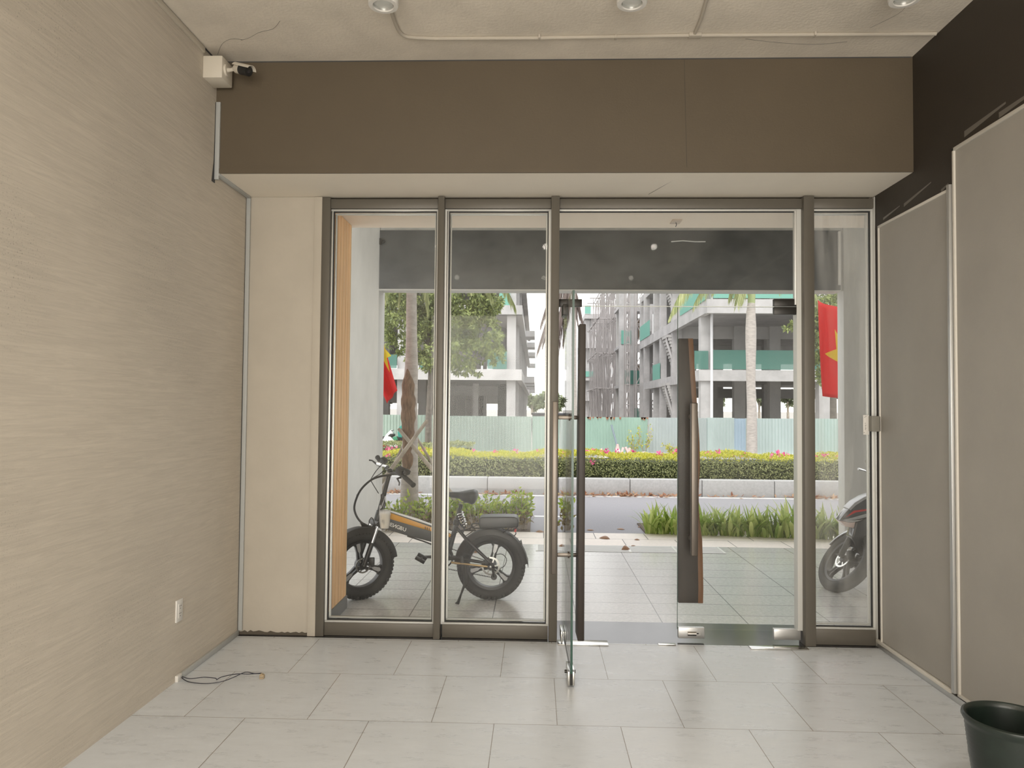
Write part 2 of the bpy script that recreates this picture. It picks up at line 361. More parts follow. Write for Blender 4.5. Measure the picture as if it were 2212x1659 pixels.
# beam over the shopfront: painted fascia and cream soffit
sbox('wall_front', (XL, DB, ZB+.012), (XR, 4.98, HC), M['beam'])
sbox('trim_1', (XL+.002, DB+.006, ZB), (XR-.002, 4.80, ZB+.012), M['soffit'])
sbox('trim_2', (XL+.003, DB-.006, ZB), (XR-.003, DB+.004, ZB+.03), M['beam'])
bj = MB(); bj.box((XL+.01, DB-.0015, HC-.007), (XR-.01, DB+.001, HC-.0005)); bj.tube([at(1478, 128, DB-.002), at(1481, 250, DB-.002), at(1484, 366, DB-.002)], .0006, 4); bj.tube([at(1484, 372, DB), Vector((0.72, 4.72, ZB-.001))], .0015, 4)
struct(bj.build('trim_3', M['joint']))
# left plaster pillar beside the glazing
pl = MB().box((XL, 4.775, 0), (-1.485, 5.0, ZB)).build('wall_pillar', M['pillar'], bevel=.004); struct(pl)
sbox('trim_4', (-1.485, 4.762, 0), (-1.432, 4.92, ZB-.002), M['pillar'], .003)
gb = MB()
xs = [-1.94+i*.019 for i in range(25)]
gb.prism([Vector((x, 4.7745, .001)) for x in xs]+[Vector((x, 4.7745, .022+rnd(-.006, .008))) for x in reversed(xs)], (0, -.003, 0))
struct(gb.build('baseboard_front', mat('dirty_gap', (.10, .085, .065), .95)))

# ---------------- aluminium shopfront
FY0, FY1 = 4.765, 4.865
def frame_win(name, x0, x1, z0, z1, gmat, sill=True):
    w = thing(name, None, None, ((x0+x1)/2, 4.8, 0)); struct(w)
    fr = MB()
    if sill: fr.box((x0, 4.785, .001), (x1, 4.85, z0))
    fr.build('sill_rail', M['alu'], w, .002)
    b = MB(); t = .013
    b.box((x0, 4.792, z0), (x1, 4.815, z0+t)).box((x0, 4.792, z1-t), (x1, 4.815, z1)).box((x0, 4.792, z0+t), (x0+t, 4.815, z1-t)).box((x1-t, 4.792, z0+t), (x1, 4.815, z1-t))
    b.build('glazing_bead', M['alu_lt'], w, .0015)
    g = MB(); u = t; k = .006
    for (a, b2, c, d) in ((x0+u, z0+u, x1-u, z0+u+k), (x0+u, z1-u-k, x1-u, z1-u), (x0+u, z0+u+k, x0+u+k, z1-u-k), (x1-u-k, z0+u+k, x1-u, z1-u-k)):
        g.box((a, 4.800, b2), (c, 4.814, d))
    g.build('gasket', M['gasket'], w)
    e = MB(); u = t+k; k = .010
    for (a, b2, c, d) in ((x0+u, z0+u, x1-u, z0+u+k), (x0+u, z1-u-k, x1-u, z1-u), (x0+u, z0+u+k, x0+u+k, z1-u-k), (x1-u-k, z0+u+k, x1-u, z1-u-k)):
        e.box((a, 4.825, b2), (c, 4.845, d))
    e.build('outer_bead', M['alu_lt'], w, .0015)
    MB().box((x0+t, 4.815, z0+t), (x1-t, 4.825, z1-t)).build('glass_pane', gmat, w)
    return w
LX0, LX1, PA0, PA1, PB0, PB1, PC0, PC1 = -1.432, -1.372, -.656, -.613, .091, .145, 1.725, 1.792
sbox('trim_5', (-1.432, FY0, 0), (-1.378, FY1, ZB-.006), M['alu'], .003)
sbox('trim_6', (PA0, FY0-.02, 0), (PA1, FY1, ZB-.004), M['alu'], .003)
sbox('trim_7', (PB0, FY0-.02, 0), (PB1, FY1, ZB-.004), M['alu'], .003)
sbox('trim_8', (PC0, FY0-.02, 0), (PC1, FY1, ZB-.004), M['alu'], .003)
sbox('trim_9', (2.1845, FY0, 0), (XR-.002, FY1, ZB-.004), M['alu_lt'], .003)
for i, (a, b) in enumerate(((-1.378, PA0), (PA1, PB0), (PB1, PC0), (PC1, 2.1845))):
    sbox('trim_%d' % (10+i), (a, FY0+.012, 2.822), (b, FY1-.004, 2.885), M['alu'], .002)
# pale copies of the post sides, the light falling there put into the colour
for i, (a, b) in enumerate(((PA1, PA1+.011), (PB0-.004, PB0), (PC0-.03, PC0))):
    sbox('trim_%d' % (14+i), (a, FY0+.03, .085), (b, FY1-.002, 2.82), M['alu_lt'])
w1 = frame_win('window_1', -1.378, PA0, .085, 2.820, M['glass']); w1['label'] = 'left fixed pane of the shopfront, black electric bicycle behind its lower half'
w2 = frame_win('window_2', PA1+.011, PB0-.004, .085, 2.820, M['glass']); w2['label'] = 'second fixed pane from the left, between two aluminium mullions'
w4 = frame_win('window_4', PC1, 2.1845, .10, 2.820, M['glass_dusty']); w4['label'] = 'narrow dusty pane at the right end of the shopfront, motorcycle behind it'
# transom above the doors
w3 = thing('window_3', 'clear transom pane over the glass doors', None, (.93, 4.8, 2.17)); struct(w3)
b = MB(); z1 = 2.820; t = .013
b.box((PB1, 4.792, z1-t), (PC0-.03, 4.815, z1)); b.box((PC0-.03-t, 4.792, 2.19), (PC0-.03, 4.815, z1-t)).build('glazing_bead', M['alu_lt'], w3, .0015)
MB().box((PB1, 4.800, z1-t-.006), (PC0-.045, 4.814, z1-t)).build('gasket', M['gasket'], w3)
MB().box((PB1, 4.815, 2.180), (PC0-.03, 4.827, z1-t)).build('glass_pane', M['glass'], w3)
MB().box((PB1, 4.812, 2.1775), (PC0-.03, 4.830, 2.181)).build('glass_edge', mat('bright_glass_edge', (.80, .84, .80), .3), w3)
def patch(parent, name, x0, x1, z0, z1, m, yc=4.82, th=.034):
    return MB().box((x0, yc-th/2, z0), (x1, yc+th/2, z1)).build(name, m, parent, .0025)
patch(w3, 'patch_fitting', .146, .298, 2.174, 2.224, M['darksteel'])
patch(w3, 'patch_fitting', 1.552, 1.712, 2.181, 2.230, M['darksteel'])

# ---------------- doors
def live_edge(off, face_y, th, free, sgn, z0, z1):
    """board outline: straight toward the free edge, wavy on the other side. returns list of (u, z): u measured from the free edge"""
    L = [(.016, z1), (.016, z0)]
    wav = [(z0, .178), (z0+.10, .180), (z0+.30, .176), (z0+.42, .172), (z0+.52, .158), (z0+.62, .150), (z0+.75, .150), (z0+.9, .158), (z0+1.05, .155), (z0+1.22, .145), (z0+1.4, .132), (z0+1.55, .122), (z1, .112)]
    return L+[(u, z) for z, u in wav]
# right leaf, closed
d2 = thing('door_2', 'closed right glass door leaf with a tall dark wooden pull and a steel bar', None, (1.69, 4.82, 0)); struct(d2)
MB().box((.929, 4.815, .075), (1.722, 4.827, 2.174)).build('glass_leaf', M['glass_door'], d2)
MB().box((.9275, 4.8145, .075), (.9295, 4.8275, 2.174)).build('glass_edge', M['glass_edge'], d2)
patch(d2, 'patch_fitting', 1.552, 1.712, 2.128, 2.178, M['darksteel'])
patch(d2, 'patch_fitting', 1.545, 1.716, .022, .090, M['silver'])
lk = patch(d2, 'lock_fitting', .932, 1.100, .020, .090, M['silver'])
cy = MB(); cy.tube([(1.018+.028, 4.800, .052), (1.018-.028+.028*0, 4.800, .052)], .014, 14); cy.prism([Vector((1.050+.030*s*.5+math.cos(a)*.013, 4.8025, .054+math.sin(a)*.013)) for s, rng in ((1, range(-90, 91, 30)), (-1, range(90, 271, 30))) for a in [math.radians(q) for q in rng]], (0, -.003, 0))
cy.build('lock_cylinder', M['steel'], lk)
kh = MB(); kh.box((1.038, 4.7965, .050), (1.062, 4.7995, .057)); kh.build('keyhole', M['gasket'], lk)
wp = live_edge(0, 0, 0, 0, 1, .231, 1.973)
wd = MB().prism([Vector((.927+u, 4.862, z)) for u, z in wp], (0, .038, 0)).build('wooden_pull', M['wood_dark'], d2, .004)
sap = MB().prism([Vector((.927+u-(.034 if i else .0), 4.8615, z)) for i, (u, z) in [(1, p) for p in wp[2:]]]+[Vector((.9265+u, 4.8615, z)) for u, z in reversed(wp[2:])], (0, .0385, 0)).build('live_edge', M['wood_bark'], wd, .002)
for z in (1.455, .665):
    MB().cyl((1.014, 4.745, z), (1.014, 4.864, z), .009, 14).build('standoff', M['bronze'], d2)
    MB().cyl((1.014, 4.806, z), (1.014, 4.8145, z), .016, 18).build('standoff_collar', M['bronze'], d2)
MB().box((.993, 4.70, .569), (1.036, 4.745, 1.545)).build('bar_pull', M['bronze'], d2, .006, 3)
# left leaf, open inwards ninety degrees: local u along the leaf from the hinge to the free edge
d1 = thing('door_1', 'left glass door leaf swung open into the shop, seen edge on', None, (.184, 4.80, 0)); struct(d1)
H0 = Vector((.180, 4.80, 0)); H1 = Vector((.2005, 3.98, 0)); ud = (H1-H0).normalized(); nd = Vector((-ud.y, ud.x, 0))   # nd points to +x side
LEN = (H1-H0).length; DM = Matrix(((ud.x, nd.x, 0, H0.x), (ud.y, nd.y, 0, H0.y), (0, 0, 1, 0), (0, 0, 0, 1)))
def dbox(a, b, name, m, parent=d1, bev=0): return MB().box(a, b, DM).build(name, m, parent, bev)
dbox((0.03, -.006, .075), (LEN, .006, 2.150), 'glass_leaf', M['glass_door'])
dbox((LEN-.0002, -.0062, .075), (LEN+.002, .0062, 2.150), 'glass_edge', M['glass_edge'])
dbox((0, -.017, 2.10), (.165, .017, 2.168), 'patch_fitting', M['darksteel'], bev=.002)
for s in (-1, 1):
    dbox((.01, .0065 if s > 0 else -.017, .030), (.165, .017 if s > 0 else -.0065, .100), 'patch_fitting', M['steel'], bev=.002)
    dbox((LEN-.165, .0065 if s > 0 else -.019, .010), (LEN-.002, .019 if s > 0 else -.0065, .085), 'lock_fitting', M['steel'], bev=.002)
dbox((LEN-.16, -.006, .012), (LEN-.004, .006, .074), 'lock_body', M['gasket'])
MB().cyl(DM @ Vector((LEN-.10, -.030, .052)), DM @ Vector((LEN-.10, .030, .052)), .009, 14).build('lock_cylinder', M['darksteel'], d1)
dbox((.165, -.004, .068), (LEN-.165, .004, .0755), 'bottom_seal', M['gasket'])
wp1 = [DM @ Vector((LEN-.0-u, .034, z)) for u, z in live_edge(0, 0, 0, 0, 1, .243, 1.967)]
wd = MB().prism(wp1, nd*.036).build('wooden_pull', M['wood_dark'], d1, .004)
for z in (1.452, .690):
    dbox((LEN-.115, -.075, z-.011), (LEN-.095, .036, z+.011), 'standoff', M['bronze'], bev=.004)
    MB().cyl(DM @ Vector((LEN-.105, -.016, z)), DM @ Vector((LEN-.105, -.0065, z)), .018, 18).build('standoff_collar', M['bronze'], d1)
dbox((LEN-.122, -.108, .584), (LEN-.086, -.074, 1.542), 'bar_pull', M['bronze'], bev=.006)
# floor plates set in the stone threshold
def plate(lo, hi, nm, lab):
    o = MB().box(lo, hi).build(nm, M['steel'], bevel=.001); o['kind'] = 'structure'; o['label'] = lab; return o
plate((.148, 4.68, .0005), (.47, 4.775, .006), 'trim_17', 'steel floor spring plate under the open door')
plate((.79, 4.715, .0005), (.90, 4.745, .006), 'trim_18', 'small steel strike plate in the threshold')
plate((1.36, 4.672, .0005), (1.722, 4.735, .007), 'trim_19', 'steel floor spring plate under the closed door hinge')

# threshold and porch floor
sbox('floor_threshold', (PB1, 4.74, -.12), (PC0, 4.85, 0), M['black_stone'])
sbox('floor_threshold', (XL, 4.74, -.12), (PB1, 4.85, -.001), M['black_stone'])
sbox('floor_threshold', (PC0, 4.74, -.12), (XR, 4.85, -.001), M['black_stone'])
sbox('porch_border', (-2.4, 4.85, -.12), (6, 5.215, 0), M['black_stone'])
sbox('porch_floor', (-8, 5.215, -.12), (10, 8.07, 0), M['porch'])
sbox('porch_edge_paving', (-8, 8.07, -.12), (10, 8.86, 0), M['beige'])

# ---------------- right wall trims
def ytrim(y0, y1, z0, z1, d=.012, m='cream_trim', x=XR): return (x-d, y0, z0), (x, y1, z1)
# first panel (far) and second panel (near): painted boards with slim trims
struct(MB().box((XR-.006, 3.93, .055), (XR, 4.70, 2.672)).build('wall_panel', M['panel']), 'far taupe wall panel beside the glazing, framed in cream trim')
struct(MB().box((XR-.006, .3, .055), (XR, 3.86, 2.870)).build('wall_panel', M['panel']), 'near taupe wall panel behind the green pot')
n = 20
for a, b, m, nm in (((XR-.014, 3.915, 2.672), (XR, 4.71, 2.688), 'cream_trim', 0), ((XR-.014, 3.900, .05), (XR, 3.930, 2.688), 'cream_trim', 0), ((XR-.014, 4.700, .05), (XR, 4.713, 2.688), 'cream_trim', 0),
                    ((XR-.03, 3.874, .05), (XR, 3.900, 2.70), 'silver', 0), ((XR-.016, 3.853, .05), (XR, 3.870, 2.888), 'cream_trim', 0), ((XR-.016, .3, 2.870), (XR, 3.870, 2.888), 'cream_trim', 0),
                    ((XR-.02, 3.93, .032), (XR, 4.76, .052), 'cream_trim', 0), ((XR-.012, .3, .0), (XR, 4.76, .032), 'silver', 0), ((XR-.016, .3, .040), (XR, 3.87, .056), 'cream_trim', 0)):
    sbox('trim_%d' % n, a, b, M[m], .002); n += 1
sm = MB()   # smears of old sealant on the dark paint
for a, b, c in (((4.40, 2.735), (4.10, 2.78), .010), ((4.66, 2.72), (4.45, 2.745), .008), ((3.78, 2.93), (3.45, 2.955), .016), ((3.5, 2.915), (3.2, 2.93), .014), ((4.0, 2.70), (3.93, 2.72), .01)):
    sm.prism([Vector((XR, a[0], a[1]-c)), Vector((XR, b[0], b[1]-c*.3)), Vector((XR, b[0], b[1]+c*.3)), Vector((XR, a[0], a[1]+c))], (-.0012, 0, 0))
struct(sm.build('trim_%d' % n, mat('sealant_smear', (.16, .145, .125), .35)), 'smeared old sealant above the cream trim'); n += 1

# ---------------- left wall trunking
tr = MB()
def seg(mb, a, b, w, nrm, h):
    a, b, nrm = Vector(a), Vector(b), Vector(nrm).normalized(); d = (b-a).normalized(); s_ = d.cross(nrm)*w/2
    mb.prism([a+s_, b+s_, b-s_, a-s_], nrm*h)
seg(tr, (XL, -.5, HC-.022), (XL, 4.10, HC-.022), .030, (1, 0, 0), .014)
tag(tr.build('cable_trunking', M['cream_pl'], bevel=.001), 'cream cable trunking along the ceiling edge of the plaster wall', 'trunking')
t2 = MB(); seg(t2, (XL+.018, DB, 3.33), (XL+.016, DB, 2.86), .026, (0, -1, 0), .014); seg(t2, (XL+.02, DB-.01, ZB), (XL+.02, 4.76, ZB), .026, (0, 0, -1), .014)
seg(t2, (XL+.018, 4.773, ZB-.01), (XL+.018, 4.773, .03), .026, (0, -1, 0), .014); seg(t2, (XL+.001, 4.755, .016), (XL+.001, 3.99, .016), .030, (1, 0, 0), .014)
tag(t2.build('cable_trunking', mat('grey_trunking', (.42, .43, .42), .45), bevel=.001), 'grey cable trunking running down the pillar corner and along the floor', 'trunking')
gp = MB(); gp.prism([Vector((XL+.0015, DB-.012, 3.33)), Vector((XL+.0015, DB-.020, 2.98)), Vector((XL+.0015, DB-.045, 2.84)), Vector((XL+.0015, DB, 2.84)), Vector((XL+.0015, DB, 3.33))], (.001, 0, 0))
gp.prism([Vector((XL+.0015, 4.765, 2.8)), Vector((XL+.0015, 4.757, 1.5)), Vector((XL+.0015, 4.762, 0.03)), Vector((XL+.0015, 4.775, .03)), Vector((XL+.0015, 4.775, 2.8))], (.001, 0, 0))
struct(gp.build('trim_%d' % n, M['joint']), 'dark unsealed gap where the plaster wall meets the beam'); n += 1
ec = MB().box((XL+.0, 3.935, .0), (XL+.017, 3.985, .034)).build('trunking_end', M['white_pl'], bevel=.002); tag(ec, 'short white trunking end piece on the floor by the left wall', 'trunking')

jl = MB().box((XL+.001, -.5, HC-.006), (XL+.008, 4.28, HC-.0005)).build('trim_%d' % n, M['joint']); struct(jl); n += 1
# wires with terminal block
wl = G(400, 1470, .02); tb = thing('wire_tail', 'two loose dark wires with a terminal block lying on the floor', 'wires', G(480, 1465, 0))
p1 = [Vector((XL+.012, 3.985, .016)), G(410, 1466, .02), G(440, 1463, .012), G(465, 1465, .02), G(468, 1468, .006), G(480, 1462, .02), G(510, 1456, .02), G(535, 1456, .015), G(563, 1455, .022)]
p2 = [Vector((XL+.014, 3.98, .012)), G(405, 1472, .006), G(430, 1476, .006), G(455, 1476, .006), G(480, 1472, .01), G(505, 1463, .03), G(530, 1452, .035), G(550, 1455, .03), G(565, 1454, .02)]
MB().tube(spline(p1, 5), .0022, 8).build('wire', M['wire'], tb); MB().tube(spline(p2, 5), .0022, 8).build('wire', M['wire'], tb)
q = G(566, 1466, .0); tk = MB(); tk.box((q.x-.011, q.y-.010, .001), (q.x+.011, q.y+.014, .022)); tk.box((q.x-.009, q.y-.006, .022), (q.x+.003, q.y+.010, .027)); tk.build('terminal_block', mat('tan_plastic', (.42, .32, .2), .5), tb, .001)
for dz in (-.004, .006): MB().cyl((q.x+dz, q.y-.0102, .012), (q.x+dz, q.y-.013, .012), .003, 10).build('terminal_screw', M['steel'], tb)

# outlet
ot = thing('wall_outlet', 'white double power outlet low on the left plaster wall', 'outlet', (XL, 3.955, .38))
MB().box((XL, 3.92, .322), (XL+.010, 3.99, .442)).build('cover_plate', M['white_pl'], ot, .003)
ins = MB().box((XL+.009, 3.937, .345), (XL+.0125, 3.973, .42)).build('socket_insert', M['white_pl'], ot, .001)
for zc in (.402, .362):
    ho = MB()
    for dy, dz in ((-.007, .006), (.007, .006), (0, -.008)): ho.box((XL+.012, 3.955+dy-.002, zc+dz-.003), (XL+.0132, 3.955+dy+.002, zc+dz+.003))
    ho.build('socket_holes', M['gasket'], ot)

# security camera and junction box
sc = thing('security_camera', 'small bullet security camera on a cream junction box in the ceiling corner', 'camera', (XL, 4.17, 3.42))
MB().box((XL, 4.10, 3.40), (XL+.115, 4.245, 3.53)).build('junction_box', M['cream_pl'], sc, .006)
bxp = Vector((XL+.115, 4.15, 3.465))
MB().cyl(bxp, bxp+Vector((.012, 0, 0)), .034, 24).build('mount_disc', M['cream_pl'], sc)
arm = MB(); arm.tube([bxp+Vector((.01, 0, 0)), bxp+Vector((.035, -.006, 0)), bxp+Vector((.06, -.015, .002))], [.014, .010, .012], 12); arm.ball(bxp+Vector((.062, -.016, .002)), .016); arm.build('bracket_arm', M['cream_pl'], sc)
c0 = bxp+Vector((.066, -.02, .002)); dr = Vector((.86, -.36, -.34)).normalized()
bd = MB(); bd.tube([c0-dr*.005, c0+dr*.01, c0+dr*.10], [.018, .027, .027], 20); cb = bd.build('camera_body', M['cream_pl'], sc)
MB().tube([c0+dr*.045, c0+dr*.11], [.0278, .0278], 20).build('front_housing', M['black_pl'], cb); MB().tube([c0+dr*.1102, c0+dr*.1115], .011, 16).build('lens', M['gloss_black'], cb)
hx, hy, hz = basis(dr); upv = (Vector((0, 0, 1))-dr*dr.z).normalized(); sd = dr.cross(upv)
hd = MB(); arc = [math.radians(a) for a in range(20, 161, 14)]
P0 = [c0+sd*math.cos(a)*.033+upv*math.sin(a)*.033 for a in arc]; vs = [p+dr*.0 for p in P0]+[p+dr*(.130) for p in P0]+[c0+(p-c0)*1.07+dr*0 for p in P0]+[c0+(p-c0)*1.07+dr*.130 for p in P0]
k = len(arc); hd.add(vs, [(i, i+1, k+i+1, k+i) for i in range(k-1)]+[(2*k+i, 3*k+i, 3*k+i+1, 2*k+i+1) for i in range(k-1)]+[(i, 2*k+i, 2*k+i+1, i+1) for i in range(k-1)]+[(k+i, k+i+1, 3*k+i+1, 3*k+i) for i in range(k-1)]+[(0, k, 3*k, 2*k), (k-1, 3*k-1, 4*k-1, 2*k-1)])
hd.build('sun_hood', M['cream_pl'], sc)

# ceiling conduit
cd = thing('ceiling_conduit', 'painted cable conduit running across the ceiling in front of the beam', 'conduit', (.7, 4.0, HC))
zc = HC-.009
def gc(px, py): return G(px, py, zc)
M['conduit'] = mat('conduit_paint', (.50, .455, .385), .8)
MB().tube(spline([gc(845, 25), gc(856, 55), gc(866, 72), gc(885, 80), gc(940, 83)], 6)+[gc(1150, 82), gc(1500, 76), gc(2022, 73)], .010, 10).build('main_run', M['conduit'], cd)
MB().tube([gc(1500, 74), gc(1515, 40), gc(1538, -40), gc(1600, -260)], .009, 10).build('branch_run', M['conduit'], cd)
q = gc(1501, 76); MB().box((q.x-.035, q.y-.02, zc-.012), (q.x+.035, q.y+.02, HC)).build('tee_box', M['conduit'], cd, .004)
for px in (1165, 1330, 1760): q = gc(px, 80 if px < 1400 else 74); MB().box((q.x-.006, q.y-.016, zc-.011), (q.x+.006, q.y+.016, HC)).build('saddle_clip', M['conduit'], cd, .002)
ck = MB()
for pts in ([(520, 87), (538, 82), (560, 70), (590, 62), (605, 45)], [(470, 118), (480, 95), (500, 84), (525, 86)], [(1610, 84), (1680, 92), (1760, 96), (1830, 90)], [(1880, 60), (1940, 30), (1960, 10)]):
    ck.tube(spline([G(a, b, HC-.0004) for a, b in pts], 4), .0009, 4)
struct(ck.build('trim_%d' % n, M['joint']), 'hairline cracks in the ceiling paint'); n += 1

# surface downlights
def downlight():
    zr = HC-.115; c = G(828, 12, zr)
    t = thing('ceiling_downlight', 'left of the three round white ceiling downlights', 'ceiling light', (c.x, c.y, HC), 'surface mounted ceiling downlights')
    MB().lathe([(0, HC), (.074, HC), (.074, zr+.004), (.071, zr-.002), (.052, zr-.003), (.050, zr+.004)], (c.x, c.y, 0), n=40).build('housing', M['white_pl'], t)
    MB().lathe([(.050, zr+.004), (.048, zr+.002), (.042, zr+.03), (.02, zr+.045), (0, zr+.046)], (c.x, c.y, 0), n=32).build('reflector', M['blackhole'], t)
    MB().lathe([(.047, zr+.012), (.03, zr+.008), (0, zr+.006)], (c.x, c.y, 0), n=32).build('frosted_lens', M['lens_glass'], t)
    return t
dl = downlight(); zr = HC-.115
for px, py, lab in ((1365, 8, 'middle of the three round ceiling downlights'), (1955, 0, 'right ceiling downlight, nearest the dark wall')):
    o = copy_tree(dl); c = G(px, py, zr); o.location = (c.x, c.y, HC); o['label'] = lab

# spot lights added under the unseen ceiling to fill the room, no fixtures modelled
for i, (x, y) in enumerate(((-1.2, .9), (.1, .9), (1.4, .9), (-1.2, -1.2), (.1, -1.2), (1.4, -1.2), (-1.2, -2.8), (.1, -2.8), (1.4, -2.8))):
    l = bpy.data.lights.new('ceiling_fill_spot', 'SPOT'); o = bpy.data.objects.new('ceiling_fill_spot', l); C.objects.link(o); l.energy = 46; l.color = (1, .93, .83)
    l.spot_size = math.radians(165); l.spot_blend = 1; l.shadow_soft_size = .035; o.location = (x, y, HC-.14)

# exit button unit on the right jamb
eb = thing('door_release_unit', 'small grey control box with a perforated plate on the right window jamb', 'control box', (2.15, 4.7, 1.42))
MB().box((2.128, 4.70, 1.372), (2.186, 4.764, 1.470)).build('box', mat('grey_box', (.22, .21, .18), .5), eb, .003)
fp = MB().box((2.094, 4.742, 1.350), (2.130, 4.746, 1.476)).build('face_plate', M['white_pl'], eb, .001)
hh = MB()
for x, z in ((2.104, 1.462), (2.111, 1.467), (2.099, 1.364)): MB().cyl((x, 4.7419, z), (x, 4.741, z), .0022, 8).build('screw_hole', M['joint'], fp)
for i, z in enumerate((1.425, 1.412, 1.402, 1.393, 1.385)): hh.box((2.104, 4.7411, z-.003), (2.104+(.008 if i % 2 else .005), 4.7418, z))
hh.build('plate_marks', M['joint'], fp)

# flower pot
pc = Vector((1.80, 2.84, 0)); pt = thing('glazed_pot', 'dark green ribbed glazed plant pot by the right wall', 'plant pot', pc)
prof = [(0, .006), (.095, .004), (.105, .0)]
for i in range(40):
    t_ = i/39; r = .104+.052*(t_**.62)+.0022*(i % 2); prof.append((r, .012+t_*.315))
prof += [(.163, .335), (.168, .345), (.166, .354), (.158, .357), (.150, .352), (.147, .335), (.145, .2), (.12, .10), (0, .09)]
MB().lathe(prof, pc, n=64).build('pot_body', M['pot'], pt, ang=50)
MB().lathe([(0, .215), (.06, .222), (.1, .212), (.1455, .218)], pc, n=32).build('potting_soil', mat('dark_soil', (.02, .014, .01), 1), pt)

# ================================================================== PORCH
pf = thing('trim_%d' % n, 'pine clad side of the shopfront surround', None, (-1.4, 5.15, 0)); n += 1; struct(pf)
MB().box((-1.95, 4.87, 0), (-1.43, 5.46, 2.87)).build('fin_core', M['plinth'], pf)
cl = MB(); N_ = 7; y0 = 4.90; yy = y0
for i in range(N_):
    wdt = .0757; cl.box((-1.43, yy+.006, .098), (-1.404, yy+wdt-.006, 2.868)); yy += wdt
cl.build('pine_boards', M['clad'], pf)
MB().box((-1.431, 4.90, .098), (-1.418, 5.43, 2.868)).build('backing', mat('shadow_gap', (.05, .03, .02), .9), pf)
MB().box((-1.43, 4.87, .0), (-1.398, 5.445, .096)).build('plinth', M['plinth'], pf, .002)
MB().box((-1.43, 5.43, .098), (-1.410, 5.452, 2.868)).build('end_strip', mat('yellow_edge_strip', (.8, .6, .3), .5), pf)
sbox('ceiling_portal', (-1.95, 4.87, 2.871), (4.4, 5.50, 3.2), M['p_soffit'])
sbox('wall_facade', (-8, 4.99, 3.2), (10, 5.46, 4.5), M['column'])
sbox('ceiling_porch', (-8, 4.99, 4.3), (10, 8.5, 4.5), M['soffit'])
sbox('wall_facade', (XR+.12, 4.80, 0), (10, 4.985, 3.2), M['column']); 
lbx = G(1460, 478, 2.871); jb = MB().box((lbx.x-.035, lbx.y-.06, 2.862), (lbx.x+.035, lbx.y+.05, 2.871)).build('junction_plate', mat('peach_plate', (.62, .52, .43), .6), bevel=.002); tag(jb, 'small square blanking plate on the peach soffit over the doors', 'plate')
jw = MB().tube([(lbx.x, lbx.y, 2.862), (lbx.x+.004, lbx.y-.004, 2.845), (lbx.x-.002, lbx.y, 2.83)], .003, 6).build('wire_end', M['wire'], jb); jw.location = (0, 0, 0)
# columns, beam, board
co = MB().box((-2.42, 8.1, 0), (-1.775, 8.42, 4.3)).build('column', M['column'], bevel=.004); struct(co, 'left grey porch column behind the electric bicycle')
co = MB().box((3.372, 8.1, 0), (4.35, 8.27, 4.3)).build('column', M['column'], bevel=.004); struct(co, 'right grey porch column behind the motorcycle')
sbox('wall_porch_beam', (-1.775, 8.12, 2.82), (3.372, 8.36, 4.3), M['column'])
sbox('wall_porch_side', (-2.9, 8.2, 0), (-2.42, 8.36, 4.3), M['plinth'])
sg = thing('sign_board', 'long blank charcoal board fixed under the porch beam', 'sign board', (.75, 8.06, 3.14))
MB().box((-1.765, 8.05, 2.812), (3.322, 8.115, 3.475)).build('board_face', M['board'], sg, .003)
MB().box((-1.765, 8.045, 2.800), (3.322, 8.118, 2.814)).build('edge_strip', mat('pale_edge', (.55, .54, .51), .5), sg)
MB().tube([at(1450, 522, 8.047), at(1475, 520, 8.047), at(1500, 522, 8.047), at(1524, 522, 8.047)], .006, 6).build('chalk_scratch', M['white_line'], sg)
rl = MB(); rl.box((3.29, 8.02, 2.87), (3.312, 8.048, 3.46)); rl.build('side_rail', M['white_pl'], sg, .002)
hk = MB(); q = at(824, 522, 8.04); hk.box((q.x-.02, 8.02, q.z-.035), (q.x-.002, 8.05, q.z+.035)); hk.lathe([(.016+.005*math.cos(a*PI/4), .005*math.sin(a*PI/4)) for a in range(9)], (q.x+.02, 8.035, q.z), (0, 1, 0), 18); hk.build('hook_bracket', M['darksteel'], sg)

# drain grating
dr_ = thing('drain_grating', 'slotted drain grating set across the paving', 'drain', (.9, 7.88, 0))
gx0, gx1 = .02, 1.98
for i in range(5): x = gx0+(gx1-gx0)*i/4; MB().box((x-.012, 7.70, 0.0005), (x+.012, 8.06, .006)).build('frame_bar', M['alu_lt'], dr_)
s_ = MB()
for j in range(9): y = 7.72+j*.04; s_.box((gx0, y-.014, .0005), (gx1, y+.014, .004))
s_.build('slats', mat('galvanised', (.62, .62, .60), .5, .2), dr_)
MB().box((gx0, 7.70, .0), (gx1, 8.06, .0012)).build('channel', M['joint'], dr_)

# ================================================================== STREET
sbox('road', (-60, 8.86, -.14), (70, 12.75, -.02), M['asphalt'])
sbox('road', (-60, 14.6, -.14), (70, 24.6, -.02), M['asphalt'])
sbox('ground', (-150, 24.6, -.2), (160, 400, -.03), M['ground'])
sbox('road_line', (-60, 12.60, -.02), (70, 12.69, -.017), M['white_line'])
dash = sbox('road_line', (-.02, 10.22, -.02), (.62, 10.32, -.017), M['white_line'])
for i in (-3, -2, -1, 1, 2, 3): d_ = dash.copy(); C.objects.link(d_); d_.location.x = i*5.2
kb = thing('median_kerb', 'pale granite kerb wall holding the hedge planter across the road', 'kerb', (1.5, 12.85, 0))
xk = -12.0; i = 0
ks = MB()
while xk < 16: ks.box((xk+.005, 12.75, -.02), (xk+1.235, 12.98, .275)); xk += 1.24
ks.build('kerb_stones', M['kerb'], kb, .012)
MB().box((-12, 12.765, -.02), (16, 12.95, .262)).build('kerb_joints', M['joint'], kb)
sbox('median_soil', (-12, 12.98, -.02), (16, 14.6, .24), M['soil'])

